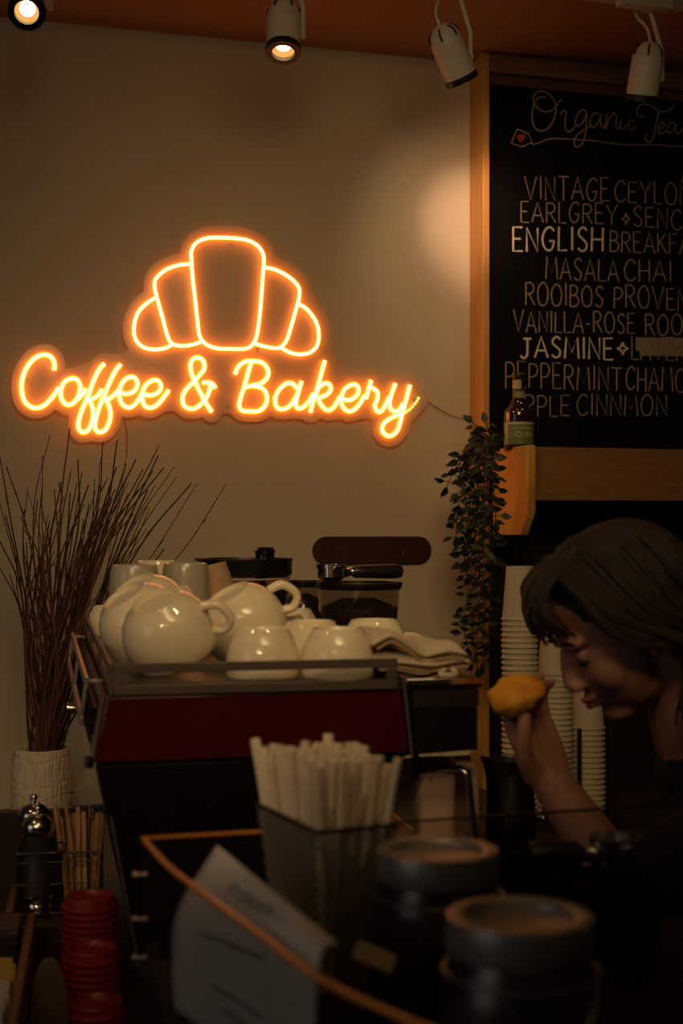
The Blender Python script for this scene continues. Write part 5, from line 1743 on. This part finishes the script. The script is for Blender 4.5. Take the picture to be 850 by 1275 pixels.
def mill(pxc, pyt, D, label):
    c = P(pxc, pyt, D)
    H = c.z - (STEP + 0.0045)
    fr = Frame((c.x, c.y, STEP + 0.0045), 0)
    root = empty('pepper_mill', fr, (0, 0, 0), label, 'pepper mill', 'pepper mills in the wire caddy')
    b = MB(fr)
    b.lathe([(0, 0), (0.021, 0), (0.0225, 0.004), (0.021, 0.010), (0.0195, 0.014), (0.0225, 0.020), (0.022, 0.026), (0, 0.026)], 36); b.build('steel_base', M['chrome'], root)
    b = MB(fr)
    g = H * 0.72
    b.lathe([(0.0215, 0.0265), (0.0215, g * .45), (0.0185, g * .62), (0.0175, g * .80), (0.0200, g * .93), (0.0200, g), (0.0175, g), (0.0175, g * .93), (0.0152, g * .80), (0.0165, g * .62), (0.019, g * .45), (0.019, 0.0265)], 36, closed=True); b.build('glass_body', M['glass'], root)
    b = MB(fr); b.lathe([(0, 0.027), (0.0180, 0.027), (0.0180, g * .42), (0.008, g * .46), (0, g * .44)], 28); b.build('peppercorns', M['beans'], root)
    b = MB(fr)
    b.lathe([(0, g + 0.0005), (0.021, g + 0.0005), (0.0235, g + 0.005), (0.0252, g + 0.011), (0.0235, g + 0.019), (0.0175, g + 0.0265), (0.0095, g + 0.0305), (0.004, g + 0.0315), (0.0035, H - 0.0115), (0, H - 0.011)], 40); dm = b.build('steel_dome', M['chrome'], root)
    b = MB(fr); b.ell((0, 0, H - 0.006), (0.0062, 0.0062, 0.006), 20, 12); b.build('knob', M['chrome'], dm)


mill(47, 1002, 2.150, 'glass pepper mill with a steel dome, the nearer of two in the wire caddy')
mill(42, 988, 2.222, 'glass pepper mill with a steel dome, half hidden behind the nearer mill')
rw = random.Random(8)
tops = [(68, 1003, .1), (82, 1002, .3), (88, 1013, 0), (92, 1012, .2), (104, 1010, .6), (101, 1016, .4), (112, 999, .7), (115, 1006, .8), (121, 1012, .9), (76, 1018, .1), (118, 1022, .7), (125, 1010, 1), (97, 1004, .5), (129, 1014, 1), (108, 1020, .5), (73, 1008, .2), (85, 1020, .35)]
for k, (tx, ty, u) in enumerate(tops):
    D = 2.165 + 0.05 * (k % 4) / 3
    top = P(tx, ty, D)
    loc = WF.I @ top
    foot = Vector((0.010 + 0.046 * u + rw.uniform(-.004, .004), max(y0 + 0.008, min(y1 - 0.01, loc.y * 0.7)), 0.0045))
    fr = Frame(WF.M @ foot, WF.a)
    d = loc - foot
    b = MB(fr)
    L = d.length; w2 = 0.0032
    q = d.to_track_quat('Z', 'Y').to_matrix().to_4x4() @ Matrix.Rotation(rw.uniform(-.5, .5), 4, 'Z')
    pol = [(-w2, 0), (w2, 0), (w2, L - w2)] + [(w2 * cos(a), L - w2 + w2 * sin(a)) for a in [pi * t / 6 for t in range(1, 6)]] + [(-w2, L - w2)]
    b.prism(pol, -0.0007, 0.0007, q @ Matrix.Rotation(R(90), 4, 'X'))
    o = b.build('wooden_stirrer', M['birch'], smooth=False)
    tag(o, 'flat birch coffee stirrer standing in the right half of the wire caddy', 'stirrer', 'wooden stirrers')

# red lids in three stacks
LIDP = [(0, 0.0105), (0.026, 0.0105), (0.0285, 0.0120), (0.0310, 0.0175), (0.0345, 0.0182), (0.0362, 0.0165), (0.0372, 0.0085), (0.0395, 0.0078), (0.0415, 0.0060), (0.0420, 0.0030), (0.0410, 0.0), (0.0398, 0.0), (0.0402, 0.0035), (0.0360, 0.0070), (0.0350, 0.0150), (0.0320, 0.0165), (0.0298, 0.0105), (0.026, 0.0092), (0, 0.0092)]
b = MB(); b.lathe(LIDP, 44); lidme = b.mesh('cup_cover'); lidme.materials.append(M['redlid'])
for p in lidme.polygons: p.use_smooth = True
lidme.set_sharp_from_angle(angle=R(35))
b = MB(); b.box(-0.006, 0.006, -0.0305, -0.0275, 0.0176, 0.0186); spoutme = b.mesh('sip_tab'); spoutme.materials.append(M['redlid'])
for (cx, cy, D, lab) in ((112, 1121, 2.06, 'rear'), (115, 1186, 1.96, 'middle'), (118, 1253, 1.86, 'front')):
    c = P(cx, cy, D)
    z = c.z - 0.0105; k = 1
    while z > COUNTER:
        o = bpy.data.objects.new('cup_cover', lidme); COL.objects.link(o)
        o.location = (c.x, c.y, z if z - 0.0098 > COUNTER else max(z, COUNTER + 0.0006)); o.rotation_euler = (0, 0, rnd.uniform(-1, 1))
        tag(o, f'red plastic cup cover in the {lab} of the three red stacks, {ORD[k]} from the top', 'cup cover', 'red cup covers in three stacks')
        if k == 1:
            h = bpy.data.objects.new('sip_tab', spoutme); COL.objects.link(h); h.parent = o
        z -= 0.0098; k += 1
# round-topped tan board leaning by the lids
bdc = P(61, 1275, 1.80)
b = MB(Frame((bdc.x, bdc.y, COUNTER), R(20)))
hb_ = (EYE - (1192 - HZ) / F * 1.80) - COUNTER
pol = [(-0.024, 0.0006), (0.024, 0.0006), (0.024, hb_ * .45)] + [(0.024 * cos(a), hb_ * .45 + hb_ * .55 * sin(a)) for a in [pi * t / 12 for t in range(1, 12)]] + [(-0.024, hb_ * .45)]
b.prism(pol, -0.004, 0.004, Matrix.Rotation(R(90), 4, 'X'))
o = b.build('paddle', M['board'], bevel=0.002)
tag(o, 'tan round-topped board standing between the sugar tray and the red lids', 'board')

# ------------------------------------------------------------------ the barista
HC = P(773, 777, 1.97)                    # head centre
pitch, yaw = R(30), R(188)                # looking to photo left and down
fh = Vector((cos(yaw), sin(yaw), 0))
f_ = fh * cos(pitch) - Vector((0, 0, 1)) * sin(pitch)
u_ = fh * sin(pitch) + Vector((0, 0, 1)) * cos(pitch)
l_ = u_.cross(f_)
HM = Matrix(((f_.x, l_.x, u_.x, HC.x), (f_.y, l_.y, u_.y, HC.y), (f_.z, l_.z, u_.z, HC.z), (0, 0, 0, 1)))
HR = HM.to_3x3().to_4x4()


def hp_(f, l, u): return HM @ Vector((f, l, u))


def limb(b, pts, rs_, n=6, seg=14):
    p = catmull(pts, n)
    k = len(pts) - 1
    rr2 = []
    for i in range(len(p)):
        t = i / (len(p) - 1) * k
        a = min(int(t), k - 1); q = t - a
        rr2.append(rs_[a] * (1 - q) + rs_[a + 1] * q)
    b.tube(p, rr2, seg)
    for e, r in ((p[0], rr2[0]), (p[-1], rr2[-1])): b.ell(e, (r, r, r), 14, 8)


def fused(b, name, m, parent, voxel, smooth_it, origin):
    """one continuous skin over the overlapping volumes"""
    me = bpy.data.meshes.new('tmp'); me.from_pydata([tuple(v) for v in b.v], [], b.f)
    bmm = bmesh.new(); bmm.from_mesh(me); bmesh.ops.recalc_face_normals(bmm, faces=bmm.faces); bmm.to_mesh(me); bmm.free()
    t = bpy.data.objects.new('tmp', me); COL.objects.link(t)
    d = t.modifiers.new('r', 'REMESH'); d.mode = 'VOXEL'; d.voxel_size = voxel
    d = t.modifiers.new('s', 'SMOOTH'); d.iterations = smooth_it; d.factor = 0.5
    dg = bpy.context.evaluated_depsgraph_get()
    me2 = bpy.data.meshes.new_from_object(t.evaluated_get(dg))
    bpy.data.objects.remove(t)
    me2.transform(Matrix.Translation(-Vector(origin)))
    me2.materials.clear(); me2.materials.append(m)
    me2.name = name
    for p in me2.polygons: p.use_smooth = True
    o = bpy.data.objects.new(name, me2); COL.objects.link(o)
    if parent: o.parent = parent
    return o


neck = Vector((0.497, 2.00, 1.205))
shN, shF = Vector((0.555, 1.865, 1.150)), Vector((0.545, 2.165, 1.150))
elN = P(768, 1112, 1.78)
wrN = P(690, 978, 1.835)
elF = Vector((0.62, 2.33, 0.93)); wrF = Vector((0.46, 2.24, 0.96))
pel = Vector((0.68, 2.03, 0.86))
PO = Vector((0.66, 2.03, 0.0))
person = bpy.data.objects.new('person', None); COL.objects.link(person); person.location = PO
tag(person, 'person with brown hair in a black top, bending left and holding up something yellow', 'person')

b = MB()
b.ell(hp_(-.012, 0, .030), (.098, .078, .088), 28, 16, HR)
b.ell(hp_(.030, 0, -.032), (.062, .063, .082), 24, 14, HR)
b.ell(hp_(.020, 0, -.078), (.058, .050, .036), 24, 14, HR)
b.ell(hp_(.056, 0, -.100), (.028, .028, .020), 18, 10, HR)
for sg in (-1, 1):
    b.ell(hp_(.050, sg * .037, -.038), (.032, .026, .032), 18, 10, HR)
    b.ell(hp_(.076, sg * .026, .018), (.017, .026, .011), 16, 10, HR)
    b.ell(hp_(.098, sg * .011, -.042), (.011, .009, .008), 14, 8, HR)
    b.ell(hp_(-.008, sg * .079, -.012), (.018, .009, .031), 16, 10, HR)
    b.ell(hp_(-.004, sg * .078, -.034), (.010, .008, .012), 12, 8, HR)
b.tube([hp_(.086, 0, .012), hp_(.098, 0, -.014), hp_(.103, 0, -.034), hp_(.100, 0, -.043)], [.008, .009, .0115, .008], 12)
b.ell(hp_(.102, 0, -.036), (.012, .012, .010), 14, 8, HR)
b.ell(hp_(.088, 0, -.064), (.010, .022, .0055), 16, 8, HR)
b.ell(hp_(.085, 0, -.075), (.010, .019, .006), 16, 8, HR)
limb(b, [hp_(-.03, 0, -.04), hp_(-.035, 0, -.10), neck, neck + Vector((.03, 0, -.05))], [.056, .052, .058, .07])
# trunk, arms, legs
limb(b, [neck + Vector((.03, .01, -.06)), Vector((.575, 2.015, 1.06)), Vector((.64, 2.025, .95)), pel], [.085, .125, .112, .135])
b.ell(Vector((.555, 2.015, 1.11)), (.09, .16, .075), 20, 12)
b.ell(pel, (.115, .155, .10), 20, 12)
limb(b, [shN, shN.lerp(elN, .5) + Vector((.01, -.01, -.01)), elN], [.052, .046, .039])
limb(b, [elN, elN.lerp(wrN, .35) + Vector((.006, 0, 0)), wrN], [.040, .038, .0275])
limb(b, [shF, shF.lerp(elF, .5), elF], [.052, .046, .039])
limb(b, [elF, elF.lerp(wrF, .35), wrF], [.038, .036, .026])
for sg, y in ((-1, 1.945), (1, 2.115)):
    limb(b, [Vector((.69, y, .84)), Vector((.665, y + sg * .005, .47)), Vector((.70, y + sg * .01, .09))], [.085, .056, .040])
    limb(b, [Vector((.73, y + sg * .01, .038)), Vector((.66, y + sg * .015, .036)), Vector((.56, y + sg * .02, .026))], [.036, .036, .024])


def hand(b, wr, d, side, back, curl, L=0.175, thumb=1):
    """wrist point, direction to the fingers, across the palm (index to little), out of the back of the hand"""
    d = d.normalized(); side = (side - d * side.dot(d)).normalized(); back = d.cross(side).normalized() * (1 if d.cross(side).dot(back) > 0 else -1)
    pal = 0.085
    for q in (-.028, -.010, .009, .026):
        limb(b, [wr + side * q * .55, wr + d * pal * .5 + side * q * .9, wr + d * pal + side * q], [.0155, .0135, .0112], 4, 10)
    for q, ln in ((-.030, .070), (-.010, .078), (.010, .073), (.028, .058)):
        a = wr + d * pal + side * q
        p = [a]; ang = 0.0
        for k, f in enumerate((.45, .30, .25)):
            ang += curl[k]
            p.append(p[-1] + (d * cos(ang) - back * sin(ang)) * ln * f + side * q * .05)
        limb(b, p, [.0096, .0092, .0084, .0072], 4, 10)
    a = wr + d * .022 - side * .026
    limb(b, [a, a + d * .030 - side * .016 - back * .018, a + d * .058 - side * .012 - back * .034, a + d * .080 - side * .002 - back * .038], [.0145, .0125, .0105, .0082], 4, 10)


sn = P(643, 866, 1.815)
dN = (P(660, 905, 1.850) - wrN)
hand(b, wrN, dN, Vector((.85, .5, 0)), Vector((-.4, .8, .2)), (0.30, 0.55, 0.55))
hand(b, wrF, Vector((-.9, -.2, -.1)), Vector((.1, .6, -.8)), Vector((.1, .8, .6)), (0.5, 0.8, 0.7))
bodyo = fused(b, 'body', M['skin'], person, 0.0042, 4, PO)

# eyes, lashes, brows, lips
for sg in (-1, 1):
    b = MB(ID, PO); b.ell(hp_(.0745, sg * .031, -.003), (.0115, .0135, .0115), 18, 12, HR)
    b.build('eyelid', M['skin'], person)
    b = MB(ID, PO); b.tube([hp_(.0865 - abs(q) * .009, sg * (.031 + q * .015), -.009 - .003 * (1 - q * q)) for q in [-1 + k / 5 for k in range(11)]], .0022, 6); b.build('eyelash', M['hair'], person)
    b = MB(ID, PO); b.tube([hp_(.0935 - abs(q) * .009, sg * (.030 + q * .020), .021 + .004 * (1 - q * q)) for q in [-1 + k / 5 for k in range(11)]], [.0018 + .0016 * (1 - abs(-1 + k / 5)) for k in range(11)], 6); b.build('eyebrow', M['hair'], person)
b = MB(ID, PO)
b.tube([hp_(.0985 - .016 * q * q, .021 * q, -.0645) for q in [-1 + k / 6 for k in range(13)]], [.0015 + .003 * (1 - abs(-1 + k / 6)) for k in range(13)], 8)
b.tube([hp_(.0955 - .016 * q * q, .018 * q, -.0745) for q in [-1 + k / 6 for k in range(13)]], [.0015 + .0038 * (1 - abs(-1 + k / 6)) for k in range(13)], 8)
b.build('lips', M['lips'], person)

# hair: cap, fringe and long loose locks
b = MB()
b.ell(hp_(-.026, 0, .040), (.104, .089, .098), 30, 18, HR)
b.ell(hp_(-.085, 0, .020), (.052, .070, .075), 24, 14, HR)
rh = random.Random(12)
for k in range(150):
    sg = -1 if rh.random() < .5 else 1
    t = rh.random()
    f0 = .060 - .150 * t
    w0 = rh.uniform(-.02, .02)
    p0 = hp_(f0 * .9, sg * rh.uniform(.004, .02), .135 - .35 * (f0 - .0) ** 2 / .06)
    p1 = hp_(f0 * 1.0, sg * (.070 + rh.uniform(0, .012)), .085 + w0 * .5)
    p2 = hp_(f0 * .85 - .012, sg * (.092 + rh.uniform(-.004, .010)), .015 + w0)
    dn = Vector((rh.uniform(.01, .06), sg * rh.uniform(-.01, .02), -1))
    side_w = Vector((fh.y, -fh.x, 0)) * rh.uniform(-.012, .012)
    base_ = hp_(-.030 - .07 * t, sg * (.086 + rh.uniform(-.01, .014)), -.055)
    p3 = base_ + side_w
    p4 = base_ + dn * rh.uniform(.06, .12) + Vector((rh.uniform(-.015, .02), 0, 0))
    r = rh.uniform(.004, .0075)
    b.tube(catmull([p0, p1, p2, p3, p4], 5), [r * .7] + [r * (1 - .75 * (i / 20) ** 3) for i in range(20)], 6)
for k in range(46):      # fringe falling over the forehead
    l0 = rh.uniform(-.062, .062)
    p0 = hp_(.030 + rh.uniform(-.02, .02), l0 * .5, .128)
    p1 = hp_(.084 + rh.uniform(-.004, .006), l0 * .85, .100 + rh.uniform(-.008, .008))
    p2 = hp_(.102 + rh.uniform(-.004, .010) - 4.5 * l0 * l0, l0 * 1.12, .066 + rh.uniform(-.012, .012))
    p3 = hp_(.104 + rh.uniform(-.006, .012) - 7 * l0 * l0, l0 * 1.22, .038 + rh.uniform(-.010, .010))
    r = rh.uniform(.003, .0055)
    b.tube(catmull([p0, p1, p2, p3], 5), [r * (1 - .8 * (i / 15) ** 2.5) for i in range(16)], 6)
hb2 = MB(ID, PO); hb2.v = b.v; hb2.f = b.f
hb2.build('hair', M['hair'], person)

# black top and dark trousers and shoes
b = MB()
limb(b, [neck + Vector((.035, .01, -.055)), Vector((.575, 2.015, 1.06)), Vector((.64, 2.025, .95)), pel + Vector((0, 0, -.02))], [.092, .136, .126, .150])
b.ell(Vector((.555, 2.015, 1.11)), (.102, .172, .086), 24, 14)
limb(b, [shN, shN.lerp(elN, .5) + Vector((.01, -.01, -.01)), shN.lerp(elN, .93)], [.064, .060, .056])
limb(b, [shF, shF.lerp(elF, .5), shF.lerp(elF, .93)], [.064, .060, .056])
fused(b, 'black_top', M['cloth'], person, 0.0065, 6, PO)
b = MB()
b.ell(pel + Vector((0, 0, -.03)), (.125, .165, .10), 20, 12)
for sg, y in ((-1, 1.945), (1, 2.115)):
    limb(b, [Vector((.69, y, .82)), Vector((.665, y + sg * .005, .47)), Vector((.70, y + sg * .01, .10))], [.096, .068, .056])
fused(b, 'trousers', M['denim'], person, 0.008, 5, PO)
for sg, y in ((-1, 1.945), (1, 2.115)):
    b = MB()
    limb(b, [Vector((.735, y + sg * .01, .048)), Vector((.66, y + sg * .015, .046)), Vector((.545, y + sg * .02, .036))], [.046, .046, .034])
    for v in b.v: v.z = max(v.z, 0.001)
    fused(b, 'shoe', M['black_plastic'], person, 0.006, 3, PO)

# the yellow thing in the fingers
b = MB()
b.ell(sn, (.036, .030, .026), 36, 22)
for v in b.v:
    d = v - sn
    v += d * (0.28 * noise.noise(v * 38) + 0.10 * noise.noise(v * 110)) + Vector((0, 0, -0.012)) * max(0, -d.x / .036) ** 2
o = MB(ID, sn); o.v = b.v; o.f = b.f
o = o.build('pastry_piece', M['snack'])
tag(o, 'rounded yellow-orange pastry piece held up in the fingers of the person', 'pastry')
